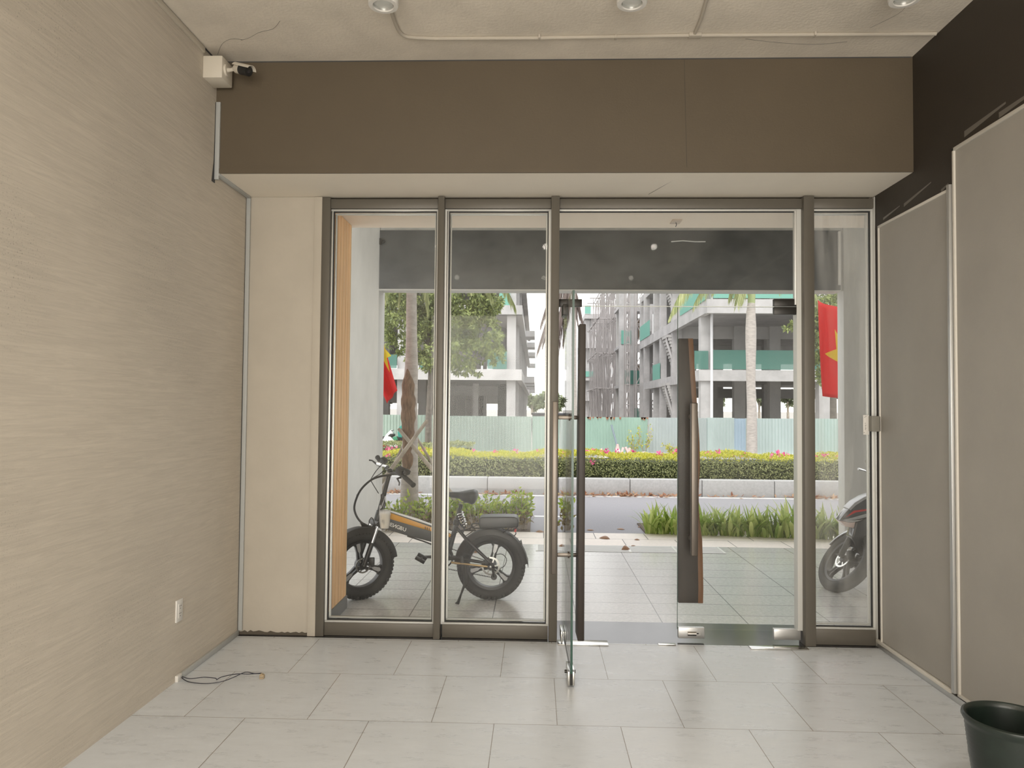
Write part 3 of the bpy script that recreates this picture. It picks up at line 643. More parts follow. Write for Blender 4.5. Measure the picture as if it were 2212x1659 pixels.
# ================================================================== PLANTING
def rv(): 
    while True:
        v = Vector((rnd(-1, 1), rnd(-1, 1), rnd(-1, 1)))
        if .05 < v.length < 1: return v.normalized()
def hedge(name, label, x0, x1, y0, y1, z0, z1, nleaf, ls, top=True, flowers=0, core=True):
    h = thing(name, label, 'hedge', ((x0+x1)/2, (y0+y1)/2, z0))
    if core: MB().box((x0+.1, y0+.13, z0), (x1-.1, y1-.1, z1-.13)).build('dark_core', mat('hedge_core', (.05, .06, .03), .95), h)  # solid dark box added inside, blocks the view between the leaves
    a = MB(); b = MB(); L = x1-x0; Wd = y1-y0; Hh = z1-z0; fr = Hh/(Hh+Wd*.5)
    for i in range(nleaf):
        x = rnd(x0, x1)
        if random.random() < fr: y = y0+abs(random.gauss(0, .05)); z = z0+Hh*rnd(0, 1)
        else: y = rnd(y0, y1); z = z1-abs(random.gauss(0, .03))
        z += .035*math.sin(x*2.3)+.02*math.sin(x*7.1); 
        d = (rv()+Vector((0, -.5, .5))).normalized(); tgt = b if (top and z > z1-.075+rnd(-.03, .03)) else a  # leaves in the top layer get the yellower, brighter material
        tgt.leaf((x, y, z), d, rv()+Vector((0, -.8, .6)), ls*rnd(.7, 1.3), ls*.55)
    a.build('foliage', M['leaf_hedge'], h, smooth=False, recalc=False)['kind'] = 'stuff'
    if top: b.build('top_foliage', M['leaf_top'], h, smooth=False, recalc=False)['kind'] = 'stuff'
    if flowers:
        f = MB(); cl = []
        for px in (832, 845, 858, 908, 925, 963, 1028, 1070, 1110, 1165, 1185, 1215, 1262, 1272, 1284, 1295, 1300, 1306, 1312, 1318, 1330, 1362, 1415, 1420, 1452, 1468, 1530, 1545, 1560, 1580, 1600, 1650, 1668, 1690, 1700, 1765, 1775, 1785, 1795):
            cl.append((at(px, 980+rnd(-3, 7), 13.6).x+rnd(-.06, .06), 13.3+rnd(-.1, .5), z1+rnd(-.02, .05)))
        cl += [(at(839, 993, 13.1).x, 13.05, .62), (at(1277, 997, 13.1).x, 13.07, .54)]
        for q in cl:
            for j in range(7): f.leaf(Vector(q)+rv()*.035, rv()+Vector((0, 0, .4)), rv(), .055, .045)
        f.build('pink_flowers', M['flower'], h, smooth=False, recalc=False)['kind'] = 'stuff'
    return h
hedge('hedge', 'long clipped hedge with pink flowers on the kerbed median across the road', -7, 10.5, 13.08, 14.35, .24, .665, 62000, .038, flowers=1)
hedge('hedge', 'short low green hedge strip in front of the fence at the left', -7.2, -1.85, 21.2, 22.2, -.03, .40, 7000, .07, top=False)

def shrub(px, py, hgt, wid, label, nl=420, Y=None):
    c = G(px, py, 0); 
    if Y: c = at(px, 900, Y); c.z = 0
    t = thing('shrub', label, 'shrub', (c.x, c.y, 0), 'yellow green shrubs in the left planting bed')
    st = MB(); lf = MB(); dry = MB()
    for i in range(26):
        a = rnd(0, 2*PI); r = rnd(.02, wid*.5); tip = Vector((c.x+math.cos(a)*r*1.1, c.y+math.sin(a)*r*.8, hgt*rnd(.55, 1)))
        b = Vector((c.x+math.cos(a)*r*.4, c.y+math.sin(a)*r*.3, 0)); mid = b.lerp(tip, .5)+rv()*.03
        st.tube([b, mid, tip], [.006, .004, .003], 5)
        for j in range(nl//26):
            f = random.random(); p = b.lerp(tip, .25+.75*f)+rv()*.055
            (lf if p.z > hgt*rnd(.25, .62) else dry).leaf(p, rv()+Vector((0, 0, .45)), rv()+Vector((0, -.4, .8)), rnd(.05, .095), rnd(.025, .042))
    st.build('stems', M['stake'], t, smooth=False, recalc=False)
    lf.build('green_leaves', M['leaf_shrub'], t, smooth=False, recalc=False)['kind'] = 'stuff'
    dry.build('dry_lower_leaves', M['leaf_dry'], t, smooth=False, recalc=False)['kind'] = 'stuff'
sbox('planting_bed', (-8, 8.865, -.10), (-.06, 10.0, -.004), M['soil'])
sbox('planting_bed', (1.34, 8.865, -.10), (12, 9.7, -.004), M['soil'])
shr = [(852, 1146, .34, .34, 'yellow green shrub just left of the ringed palm trunk'), (915, 1143, .40, .42, 'yellow green shrub just right of the ringed palm trunk'), (968, 1143, .38, .38, 'leafy shrub seen below the bicycle saddle'),
       (1010, 1143, .37, .40, 'leafy shrub seen left of the bicycle rack pad'), (1052, 1143, .39, .42, 'leafy shrub seen behind the bicycle rack pad'), (1095, 1143, .38, .40, 'leafy shrub just left of the tallest one at the bed end'), (1132, 1143, .46, .36, 'tallest shrub, at the right end of the left planting bed'),
       (800, 1146, .36, .40, 'shrub in the left bed, mostly hidden by the grey column')]
for a in shr: shrub(*a)
shrub(1224, 1146, .42, .10, 'narrow green shrub seen through the open glass door', 160)

def strap(px, py, hgt, label):
    c = G(px, py, 0); t = thing('strap_leaf_plant', label, 'plant', (c.x, c.y, 0), 'strap leaved plants along the road edge')
    for part, cnt, m in (('green_blades', 34, M['leaf_strap']),):
        mb = MB()
        for i in range(cnt):
            a = rnd(0, 2*PI); lean = rnd(.15, 1.0); L = hgt*rnd(.8, 1.45); w = rnd(.012, .024)
            p = Vector((c.x+rnd(-.07, .07), c.y+rnd(-.05, .05), 0)); d = Vector((math.cos(a)*lean*.45, math.sin(a)*lean*.45, 1)).normalized(); sd = Vector((-math.sin(a), math.cos(a), 0))
            prev = None; n = 6; vs = []
            for k in range(n+1):
                f = k/n; ww = w*(1-f**2.2)*(.6+.8*min(1, f*3)) if k < n else .001
                vs += [p-sd*ww, p+sd*ww]; d = (d+Vector((math.cos(a), math.sin(a), 0))*.10*lean*(1+2*f)+Vector((0, 0, -.12*lean*(.3+2.2*f)))).normalized(); p = p+d*L/n
            mb.add(vs, [(2*k, 2*k+1, 2*k+3, 2*k+2) for k in range(n)])
        mb.build(part, m, t, smooth=False, recalc=False)
pxs = [1408, 1436, 1462, 1492, 1520, 1548, 1576, 1604, 1632, 1658, 1686, 1712, 1740, 1768, 1792, 1818, 1850]
ords = ['first', 'second', 'third', 'fourth', 'fifth', 'sixth', 'seventh', 'eighth', 'ninth', 'tenth', 'eleventh', 'twelfth', 'thirteenth', 'fourteenth', 'fifteenth', 'sixteenth', 'seventeenth']
for i, px in enumerate(pxs):
    lab = 'strap leaved plant, %s from the left in the right roadside bed' % ords[i]
    if i == 0: lab = 'arching strap leaved plant at the left end of the right roadside bed'
    if i in (3,): lab = 'strap leaved plant seen behind the wooden door pull'
    strap(px, 1152+i*.9, .30 if i != 11 else .40, lab)

def frond(mb, base, dirv, L, droop, ll, lw, n=34, dens=1.0, hang=.6):
    p = Vector(base); d = Vector(dirv).normalized(); pts = [p.copy()]
    for i in range(n):
        d = (d+Vector((0, 0, -droop/n))).normalized(); p = p+d*L/n; pts.append(p.copy())
    for i in range(3, n+1):
        f = i/n; t = (pts[i]-pts[i-1]).normalized(); sd = t.cross(Vector((0, 0, 1))); sd = sd.normalized() if sd.length > .05 else Vector((1, 0, 0))
        l = ll*math.sin(PI*(.12+.83*f))*rnd(.85, 1.1)
        for s in (-1, 1):
            dd = (sd*s*(1-hang*.5)+t*.55+Vector((0, 0, -hang*rnd(.6, 1.2)))).normalized(); a = pts[i]; b = a+dd*l*.5; dd2 = (dd+Vector((0, 0, -hang*.9))).normalized(); c = b+dd2*l*.5
            w = dd.cross(Vector((rnd(-.3, .3), 1, .2))).normalized()*lw
            mb.add([a-w*.4, a+w*.4, b+w, b-w, c], [(0, 1, 2, 3), (3, 2, 4)])
    return pts
def frond_to(mb, a, tip, rise, ll, lw, n, hang):
    mid = a.lerp(tip, .45)+Vector((0, 0, rise)); pts = [a*(1-f)**2+mid*2*f*(1-f)+tip*f*f for f in [i/n for i in range(n+1)]]
    for i in range(3, n+1):
        f = i/n; t = (pts[i]-pts[i-1]).normalized(); sd = t.cross(Vector((0, 0, 1))); sd = sd.normalized() if sd.length > .05 else Vector((1, 0, 0))
        l = ll*math.sin(PI*(.15+.75*f))*rnd(.8, 1.1)
        for s in (-1, 1):
            dd = (sd*s*(1-hang*.5)*rnd(.6, 1.1)+t*.6+Vector((0, 0, -hang*rnd(.5, 1.2)))).normalized(); p = pts[i]; b = p+dd*l*.5; c = b+(dd+Vector((0, 0, -hang*1.1))).normalized()*l*.5
            w = dd.cross(Vector((rnd(-.3, .3), 1, .2))).normalized()*lw
            mb.add([p-w*.4, p+w*.4, b+w, b-w, c], [(0, 1, 2, 3), (3, 2, 4)])
    return pts
def palm(label, base, trunkpts, radii, crown, fronds, m='leaf_palm', wound=None, shaft=None, Ls=2.4, stuffn=None, bark='bark'):
    t = thing('palm_tree', label, 'palm tree', base)
    MB().tube(trunkpts, radii, 20).build('trunk', M[bark], t, ang=60)
    if shaft: MB().tube(shaft[0], shaft[1], 16).build('crown_shaft', M['crownshaft'], t)
    if wound: wound(t)
    for fr in fronds:
        mb = MB()
        if len(fr) == 5: dv, L, dr__, ll, hang = fr; pts = frond(mb, crown, dv, L, dr__, ll, .018*Ls/2.4, 40, hang=hang)
        else: tip, rise, ll, hang = fr; pts = frond_to(mb, Vector(crown), Vector(tip), rise, ll, (.011*Ls/2.4 if m != 'leaf_brown' else .0085), 58 if m != 'leaf_brown' else 95, hang); mb.tube(pts, [.022*(1-.8*i/len(pts)) for i in range(len(pts))], 5)
        mb.build('frond', M[m], t, smooth=False, recalc=False)
    return t
# near ringed palm in the left bed, with damaged bark and props
Yt = 9.3
tp = [at(px, py, Yt) for px, py in ((884, 1142), (884, 1100), (885, 1040), (886, 960), (886, 900), (887, 830), (889, 790), (889, 720), (889, 640), (890, 560), (890, 430))]
tp[0].z = -.02
tr_ = [.125, .120, .110, .100, .094, .092, .085, .070, .068, .066, .062]
def wound(t):
    w = MB(); n = 26; rows = []
    for i in range(n+1):
        f = i/n; py = 790+f*268; c = at(883.5+(-1.5*f), py, Yt-.02); r = (.058+.035*math.sin(PI*min(1, f*1.4))) if f < .7 else .085*(1-f)/.3+.012
        rows.append((c+Vector((0, -.035, 0)), r*(1+.08*math.sin(i*1.9))*min(1, .18+f*7)))
    w.tube([a for a, _ in rows], [b for _, b in rows], 12); w.build('split_bark', M['wound'], t, ang=60)
crn = at(890, 430, Yt)
palm('ringed palm with split brown bark in the left bed, propped by poles', tp[0], tp, tr_, crn,
     [((-.5, -.3, .55), 2.3, 2.4, .5, .9), (at(925, 668, Yt+.1), .5, .42, .7), (at(1112, 660, Yt), .75, .50, .9), (at(1062, 640, Yt+.3), .7, .46, .9), (at(862, 650, Yt), .4, .40, .8), ((-.9, .4, .6), 2.5, 2.4, .5, .9), ((.3, .8, .6), 2.4, 2.4, .5, .9), ((-.2, -.2, .8), 1.9, 3.9, .45, .8), ((.15, -.5, .6), 2.2, 2.6, .5, .9), ((-.4, .9, .5), 2.3, 2.4, .5, .9)], wound=wound)
def pole_stake(a, b, ya, yb, lab, r=.028):
    A = at(*a, ya); B = at(*b, yb); B = A+(B-A)*((A.z+.02)/(A.z-B.z)) if B.z > -.02 else B
    o = MB().tube([A, A.lerp(B, .5)+Vector((.01, 0, .01)), B], [r*.8, r, r*1.1], 10).build('support_pole', M['stake'], loc=(B.x, B.y, 0)); tag(o, lab, 'support pole', 'wooden props around the ringed palm')
pole_stake((923, 908), (820, 1046), 9.12, 8.98, 'weathered support pole leaning up to the right across the ringed palm')
pole_stake((861, 926), (992, 1091), 9.16, 9.0, 'support pole leaning up to the left across the ringed palm, foot behind the saddle')
pole_stake((900, 945), (985, 1093), 9.45, 9.75, 'thinner support pole behind the palm, parallel to the front one', .02)
pole_stake((876, 950), (812, 1085), 9.45, 9.7, 'back support pole left of the palm, half hidden by the column', .02)

# right royal palm beyond the median
Yp = 23.2
rp = [at(px, py, Yp) for px, py in ((1624, 990), (1624, 940), (1624, 880), (1622, 830), (1622, 790), (1622, 740), (1622, 710), (1622, 675), (1623, 655))]
rp[0].z = -.03
cr_ = at(1624, 560, Yp)
palm('tall pale royal palm standing in front of the fence at the right', rp[0], rp, [.17, .165, .15, .14, .145, .165, .165, .14, .115], cr_,
     [(at(1592, 655, Yp-.3), .9, 1.0, .8), (at(1500, 655, Yp), 1.2, 1.1, .8), (at(1575, 640, Yp+.3), .9, 1.0, .8), (at(1540, 625, Yp), 1.2, 1.1, .8), (at(1684, 625, Yp), 1.0, .8, .8), ((.9, .3, .6), 3.4, 2.4, .8, .9), ((-.9, .5, .6), 3.4, 2.4, .8, .9), ((.1, .8, .7), 3.2, 2.6, .8, .9), ((-1.0, -.1, .35), 3.7, 2.2, .95, .9)],
     shaft=([at(1623, 656, Yp), at(1624, 620, Yp), cr_], [.115, .12, .07]), Ls=3.0)
# grey palm behind the fence in the gap between the two buildings
Yg = 27.0
gp_ = [at(px, py, Yg) for px, py in ((1241, 905), (1241, 860), (1240, 800), (1240, 740), (1240, 690), (1239, 620))]; gp_[0].z = -.03
cg = at(1232, 590, Yg)
palm('slim grey palm behind the fence, seen right beside the open glass door', gp_[0], gp_, [.10, .095, .09, .085, .08, .07], cg,
     [(at(1160, 760, Yg), .9, 1.0, 1.2), (at(1168, 700, Yg+.2), 1.1, 1.0, 1.2), (at(1200, 780, Yg+.4), .5, .9, 1.2), (at(1186, 790, Yg-.2), .5, .9, 1.2), (at(1222, 700, Yg-.2), .3, .8, 1.2), (at(1258, 690, Yg+.2), .3, .8, 1.2), (at(1172, 745, Yg), .6, .8, 1.2), (at(1182, 720, Yg+.3), .8, .8, 1.2), (at(1192, 755, Yg-.3), .5, .8, 1.2), (at(1206, 735, Yg), .5, .7, 1.2), (at(1216, 745, Yg+.2), .4, .7, 1.2), (at(1252, 720, Yg), .3, .6, 1.1), (at(1180, 690, Yg), .9, .8, 1.1)], m='leaf_brown')

def tree(label, base, trunk, radii, blobs, nleaf, ls, m, branches=True, kindlab='tree'):
    t = thing('tree', label, 'tree', base)
    tb = MB(); tb.tube(trunk, radii, 12)
    top = Vector(trunk[-1])
    if branches:
        for (c, r) in blobs: tb.tube([Vector(trunk[len(trunk)//2]), top.lerp(Vector(c), .45)+Vector((0, 0, -.1)), Vector(c)], [radii[-1]*.6, radii[-1]*.4, .01], 6)
    tb.build('trunk', M['tbark'] if m != 'bg_leaf' else M['stake'], t, ang=60)
    lf = MB(); tot = sum(r.x*r.y*r.z for _, r in blobs)
    for c, r in blobs:
        k = int(nleaf*r.x*r.y*r.z/tot); cl = [(rv(), rnd(.6, 1.0)) for _ in range(max(6, k//40))]
        for i in range(k):
            u, f = random.choice(cl); q = u*f+rv()*.16; p = Vector(c)+Vector((q.x*r.x, q.y*r.y, q.z*r.z))
            lf.leaf(p, (rv()+u*.4+Vector((0, 0, -.3))), rv()+u+Vector((0, 0, .7)), ls*rnd(.7, 1.3), ls*.42)
    lf.build('foliage', M[m], t, smooth=False, recalc=False)['kind'] = 'stuff'
    return t
Y2 = 22.3
def blob(px, py, rpx, rpy, Y, ry=None):
    c = at(px, py, Y); s = Y/FPX; return (c, Vector((rpx*s, ry or rpx*s*.8, rpy*s)))
tt = [at(px, py, Y2) for px, py in ((925, 965), (926, 900), (930, 830), (933, 770), (925, 700), (922, 640))]; tt[0].z = -.03
tree('broad leafy street tree behind the ringed palm at the left', tt[0], tt, [.11, .10, .09, .09, .07, .05],
     [blob(870, 690, 58, 70, Y2, 1.0), blob(935, 750, 55, 55, Y2, 1.0), blob(1000, 755, 50, 50, Y2, 1.0), blob(1040, 720, 50, 48, Y2, .9), blob(980, 690, 65, 55, Y2, 1.1), blob(900, 630, 70, 60, Y2, 1.2), blob(1000, 640, 75, 55, Y2, 1.2), blob(1050, 660, 38, 40, Y2, .8), blob(880, 770, 30, 22, Y2, .6), blob(1010, 800, 30, 14, Y2, .5), blob(1068, 755, 22, 38, Y2, .6), blob(930, 560, 90, 60, Y2, 1.3)], 30000, .135, 'leaf_tree')
Y3 = 25.5
tt = [at(px, py, Y3) for px, py in ((1800, 905), (1800, 850), (1790, 800), (1785, 740), (1790, 680))]; tt[0].z = -.03
tree('leafy tree behind the right flag, branches reaching left', tt[0], tt, [.12, .11, .1, .09, .06],
     [blob(1775, 660, 55, 60, Y3, 1.0), blob(1770, 740, 45, 50, Y3, 1), blob(1722, 700, 26, 20, Y3, .6), blob(1738, 735, 26, 25, Y3, .6), blob(1790, 800, 25, 40, Y3, .7), blob(1810, 700, 60, 70, Y3, 1)], 9000, .15, 'leaf_tree')
for i, (px, py, rx, ry, Y, lab) in enumerate(((1150, 868, 14, 16, 150, 'hazy distant tree low in the gap, at its left side'), (1180, 866, 20, 17, 140, 'hazy distant tree low in the gap, behind the mullion'), (1205, 868, 14, 15, 150, 'hazy distant tree low in the gap, right of the mullion'))):
    c = at(px, py, Y); b = Vector((c.x, Y, -.03)); tree(lab, b, [b, c], [.3, .2], [blob(px, py, rx, ry, Y)], 900, .9, 'bg_leaf', False)
for i, (px, lab) in enumerate(((828, 'small street tree under the left building, by the column'), (990, 'small street tree seen through the left building ground floor'), (1560, 'small tree seen through the right building, left of the royal palm'), (1640, 'small tree seen through the right building, right of the royal palm'), (1702, 'small tree seen through the right building, below the door fitting'))):
    Y = 78; c = at(px, 868, Y); b = Vector((c.x, Y, -.03)); tree(lab, b, [b, c], [.15, .1], [blob(px, 862, 14, 12, Y)], 500, .5, 'bg_leaf', False)
# weeds at the fence
def weed(px, py, Y, h, lab):
    c = at(px, py, Y); t = thing('weed', lab, 'weed', (c.x, Y, -.02)); mb = MB(); lf = MB()
    for i in range(7):
        p = Vector((c.x, Y, -.02)); tip = Vector((c.x+rnd(-.35, .35), Y+rnd(-.2, .2), h*rnd(.6, 1))); mb.tube([p, p.lerp(tip, .5)+rv()*.05, tip], .008, 4)
        for j in range(16): lf.leaf(p.lerp(tip, rnd(.3, 1))+rv()*.05, rv(), rv(), .08, .04)
    mb.build('stems', M['stake'], t, smooth=False, recalc=False); lf.build('leaves', M['leaf_top'], t, smooth=False, recalc=False)['kind'] = 'stuff'
weed(1372, 985, 24.1, .8, 'taller sprawling weed against the fence, right of the leaning bar'); weed(1392, 985, 24.1, 1.0, 'tall weed with yellow leaves at the fence panel joint'); weed(1450, 985, 24.1, .4, 'small weed against the grey fence panel')

# ---------------- fallen leaves
def fleaf(px, py, z, L, lab, upr=.15, grp='fallen leaves on the paving'):
    c = G(px, py, z); mb = MB(); a = rnd(-.5, .5); d = Vector((math.cos(a), math.sin(a), 0)); s = Vector((-d.y, d.x, 0)); n = 7; vs = []
    for i in range(n+1):
        f = i/n; w = math.sin(PI*min(.98, max(.03, f)))*L*.24; h = math.sin(PI*f)*L*upr; p = c+d*(f-.5)*L+Vector((0, 0, h)); vs += [Vector((p.x, p.y, z+.003))-s*w, Vector((p.x, p.y, z+.003+h*.7)), Vector((p.x, p.y, z+.003+h))+s*w]
    mb.add(vs, [(3*i+k, 3*i+k+1, 3*i+k+4, 3*i+k+3) for i in range(n) for k in (0, 1)])
    o = mb.build('fallen_leaf', M['leaf_fallen'], smooth=True, recalc=False, loc=(c.x, c.y, z)); tag(o, lab, 'leaf', grp); so = o.modifiers.new('thickness', 'SOLIDIFY'); so.thickness = .0015; return o
fleaf(1306, 1164, 0, .13, 'large curled brown leaf on the beige paving strip', .2); fleaf(1352, 1188, 0, .10, 'small upright brown leaf on the drain grating', .4)
fleaf(1214, 1181, 0, .07, 'brown leaf seen through the open glass door', .3); fleaf(1376, 1167, 0, .06, 'small dark leaf on the beige strip right of the large one', .2); fleaf(1368, 1180, 0, .06, 'pale leaf scrap just right of the upright leaf', .1)
fleaf(1022, 1194, 0, .12, 'orange brown leaf seen through the rear bicycle wheel', .3); fleaf(1166, 1150, 0, .10, 'orange leaf on the paving left of the open door', .2)
fleaf(1275, 1146, -.02, .09, 'pale leaf on the road, leftmost of three near the paving', .1, 'pale leaves on the road'); fleaf(1341, 1144, -.02, .10, 'pale leaf on the road, middle of three near the paving', .1, 'pale leaves on the road'); fleaf(1387, 1139, -.02, .12, 'pale leaf on the road, nearest the strap leaved plants', .1, 'pale leaves on the road')
lt = MB()
for i in range(520):
    px = random.choice((rnd(820, 900), rnd(1040, 1140), rnd(1270, 1380), rnd(1340, 1460), rnd(1180, 1280), rnd(1720, 1810), rnd(1400, 1900))); x = at(px, 1070, 12.6).x
    lt.leaf((x, 12.73-abs(random.gauss(0, .06)), -.015+rnd(0, .02)), Vector((rnd(-1, 1), rnd(-.6, .6), rnd(0, .5))), Vector((0, -.3, 1)), rnd(.06, .12), rnd(.03, .05))
tag(lt.build('leaf_litter', M['leaf_fallen'], smooth=False, recalc=False), 'dry brown leaves drifted along the foot of the kerb', 'leaves', kind='stuff')

# ---------------- fence
fe = thing('site_fence', 'pale green corrugated metal site fence across the whole street', 'fence', (3, 24.5, -.03))
zt = 1.20
def sheet(x0, x1, col, nm, z1=zt, dz=0):
    mb = MB(); x = x0; top = []; p = .105; i = 0
    xs_ = []
    while x < x1:
        for dx, dy in ((0, 0), (.030, 0), (.042, -.030), (.063, -.030), (.075, 0)): xs_.append((min(x+dx, x1), 24.5+dy))
        x += p
    n = len(xs_); mb.add([(a, b, -.03) for a, b in xs_]+[(a, b, z1+dz) for a, b in xs_], [(i, i+1, n+i+1, n+i) for i in range(n-1)])
    o = mb.build('fence_sheet', mat('fence_'+nm, col, .6, noise=(1.4, .10, (1, 1, .3))), fe, smooth=False, recalc=False)
xa = at(700, 900, 24.5).x-6
gaps = [(xa, 'pale_green', (.42, .52, .45)), (at(935, 900, 24.5).x, 'grey_green', (.44, .52, .46)), (at(1150, 900, 24.5).x, 'mid_green', (.40, .51, .44)), (at(1210, 900, 24.5).x, 'pale', (.47, .52, .48)), (at(1258, 900, 24.5).x, 'teal', (.33, .47, .39)),
        (at(1400, 900, 24.5).x, 'grey', (.42, .47, .46)), (at(1526, 900, 24.5).x, 'pale_grey', (.45, .53, .51)), (at(1586, 900, 24.5).x, 'blueish', (.38, .48, .56)), (at(1610, 900, 24.5).x, 'pale_grey', (.45, .53, .51)), (at(1730, 900, 24.5).x, 'sage', (.40, .50, .46)), (24, '', None)]
for (a, nm, col), (b, _, _) in zip(gaps, gaps[1:]): sheet(a, b, col, nm, dz=rnd(-.01, .015))
for i in range(26):
    x = at(random.choice((rnd(1265, 1300), rnd(1300, 1340), rnd(1385, 1402))), 900, 24.46).x; MB().prism([Vector((x-.04, 24.465, zt)), Vector((x+.04, 24.465, zt)), Vector((x+rnd(-.01, .01), 24.465, zt-rnd(.03, .12)))], (0, -.002, 0)).build('rust_streak', mat('rust', (.34, .16, .09), .9), fe, smooth=False)
sbox('fence_footing', (xa, 24.35, -.05), (24, 24.62, .03), mat('pale_footing', (.6, .58, .54), .8))
# clutter behind the hedge
def clutter(px, py, Y): c = at(px, py, Y); c.z = -.02; return c
c = clutter(1334, 980, 22.5); q = at(1333, 960, 22.5)
t = thing('traffic_cone', 'faded pink and white traffic cone behind the hedge, under the leaning bar', 'cone', c); MB().lathe([(.0, .42), (.03, .42), (.12, .02), (.16, .02), (.16, 0), (0, 0)], c, n=20).build('cone_body', mat('faded_pink', (.68, .45, .42), .7), t)
MB().lathe([(.067, .28), (.092, .18)], c, n=20).build('cone_band', M['white_pl'], t)
for i, (a, b, lab) in enumerate((((1340, 986), (1346, 967), 'left leg of faded pink boards stacked behind the hedge'), ((1362, 988), (1351, 966), 'faded pink board leaning left behind the hedge'), ((1356, 986), (1360, 968), 'upright faded pink board behind the hedge'), ((1305, 982), (1298, 970), 'short faded pink board beside the white box'))):
    A = at(*a, 22.4+i*.1); B = at(*b, 22.5+i*.1); A = B+(A-B)*((B.z+.03)/(B.z-A.z)); o = MB().tube([A, B], .045, 4).build('board', mat('faded_pink', (.6, .4, .38), .7), loc=A); tag(o, lab, 'board')
A = at(1333, 963, 23.3); B = at(1321, 919, 24.2); A = B+(A-B)*((B.z+.03)/(B.z-A.z)); tag(MB().tube([A, B], .035, 8).build('leaning_bar', mat('blue_grey_pipe', (.16, .20, .22), .6), loc=A), 'dark blue grey pipe leaning against the green fence', 'pipe')
q = at(1390, 980, 22.6); mb = MB(); mb.ball((q.x+.02, 22.6, .10), .10, (1.5, .8, .75)); mb.ball((q.x-.12, 22.6, .08), .08, (1.6, .8, .7)); tag(mb.build('sack', mat('sack_cloth', (.62, .52, .46), .9), loc=(q.x, 22.6, 0)), 'pale lumpy sack lying behind the hedge near the weeds', 'sack')
q = at(1302, 978, 22.5); tag(MB().box((q.x-.14, 22.4, -.02), (q.x+.14, 22.7, q.z+.03)).build('carton', M['white_pl'], loc=(q.x, 22.5, 0)), 'small white box behind the pink flowers', 'box')

# ---------------- flags
def flag(name_lab, pole, P, s0=.5, r0=.5, R=.30, rota=0):
    t = thing('flag', name_lab, 'flag', pole[0])
    MB().tube(pole, .014, 8).build('flag_pole', M['alu_lt'], t)
    nx, nz = 28, 20
    mb = MB(); vs = [P(i/nx, j/nz) for i in range(nx+1) for j in range(nz+1)]; fs = [(i*(nz+1)+j, i*(nz+1)+j+1, (i+1)*(nz+1)+j+1, (i+1)*(nz+1)+j) for i in range(nx) for j in range(nz)]
    mb.add(vs, fs); cl = mb.build('cloth', M['flag_red'], t, recalc=False); cl.modifiers.new('t', 'SOLIDIFY').thickness = .002
    st = MB(); pl_ = [((R if k % 2 == 0 else R*.382)*math.sin(k*PI/5+rota), (R if k % 2 == 0 else R*.382)*math.cos(k*PI/5+rota)) for k in range(10)]
    for side in (-1, 1):
        ring = []
        def sp_(x, y): 
            s = s0+x/1.5; r = r0+y; p = P(s, r); e = .01; n_ = (P(s+e, r)-p).cross(P(s, r+e)-p); n_.normalize(); return p+n_*.012*side
        sub = 12; C0 = sp_(0, 0)
        for k in range(10):
            a = pl_[k]; b = pl_[(k+1) % 10]
            rows = [[sp_((a[0]+(b[0]-a[0])*q/sub)*f/sub, (a[1]+(b[1]-a[1])*q/sub)*f/sub) for q in range(sub+1)] for f in range(1, sub+1)]
            allv = [C0]+[p for row in rows for p in row]; ff = [(0, 1+q, 2+q) for q in range(sub)]
            for f in range(sub-1): ff += [(1+f*(sub+1)+q, 1+(f+1)*(sub+1)+q, 2+(f+1)*(sub+1)+q, 2+f*(sub+1)+q) for q in range(sub)]
            st.add(allv, ff)
    st.build('star', M['star'], t, recalc=False, smooth=False)
    return t
# right flag: hangs behind the right column, only its left half shows
def foldR(s, r):
    # s: 0 at top edge .. 1 bottom, r: 0 left edge .. 1 right
    lx, rx = 3.57, 4.46; x = lx+(rx-lx)*r+(.07*s*(1-r)); z = 2.90-1.22*s-.30*r*(1-s*.6)*1.0; y = 9.35+.05*math.sin(r*9+s*2)+.03*math.sin(r*17)
    return Vector((x, y, z))
def fr_(s, r): return foldR(r, s)
flag('red flag with yellow star half hidden by the right column', [(4.42, 9.35, -.02), (4.46, 9.37, 3.6)], lambda s, r: foldR(1-r, s), .29, .46, .30, -PI/2)
def foldL(s, r):
    # furled, hanging diagonally: s along, r across
    A = Vector((-2.35, 8.98, 3.05)); B = Vector((-1.835, 8.98, 1.62)); t_ = s
    c = A.lerp(B, t_); wdt = .42-.30*t_; c += Vector((0, 0, 0)); x = c.x+(r-.5)*wdt+.05*t_; y = c.y+.06*math.sin(r*10+t_*3)*(1-.3*t_)
    return Vector((x, y, c.z+(r-.5)*.16))
flag('red flag with yellow star hanging half furled beside the left column', [(-2.52, 8.98, -.02), (-2.5, 8.98, 3.4)], foldL, .66, .88, .26, PI/2)

# ================================================================== BUILDINGS
def bld(name, label, base): return thing(name, label, 'building', base)
def part(name, boxes, m, p, mt=None):
    mb = MB()
    for lo, hi in boxes: mb.box(lo, hi)
    return mb.build(name, m, p, smooth=False)
def px_x(px, Y): return at(px, 880, Y).x
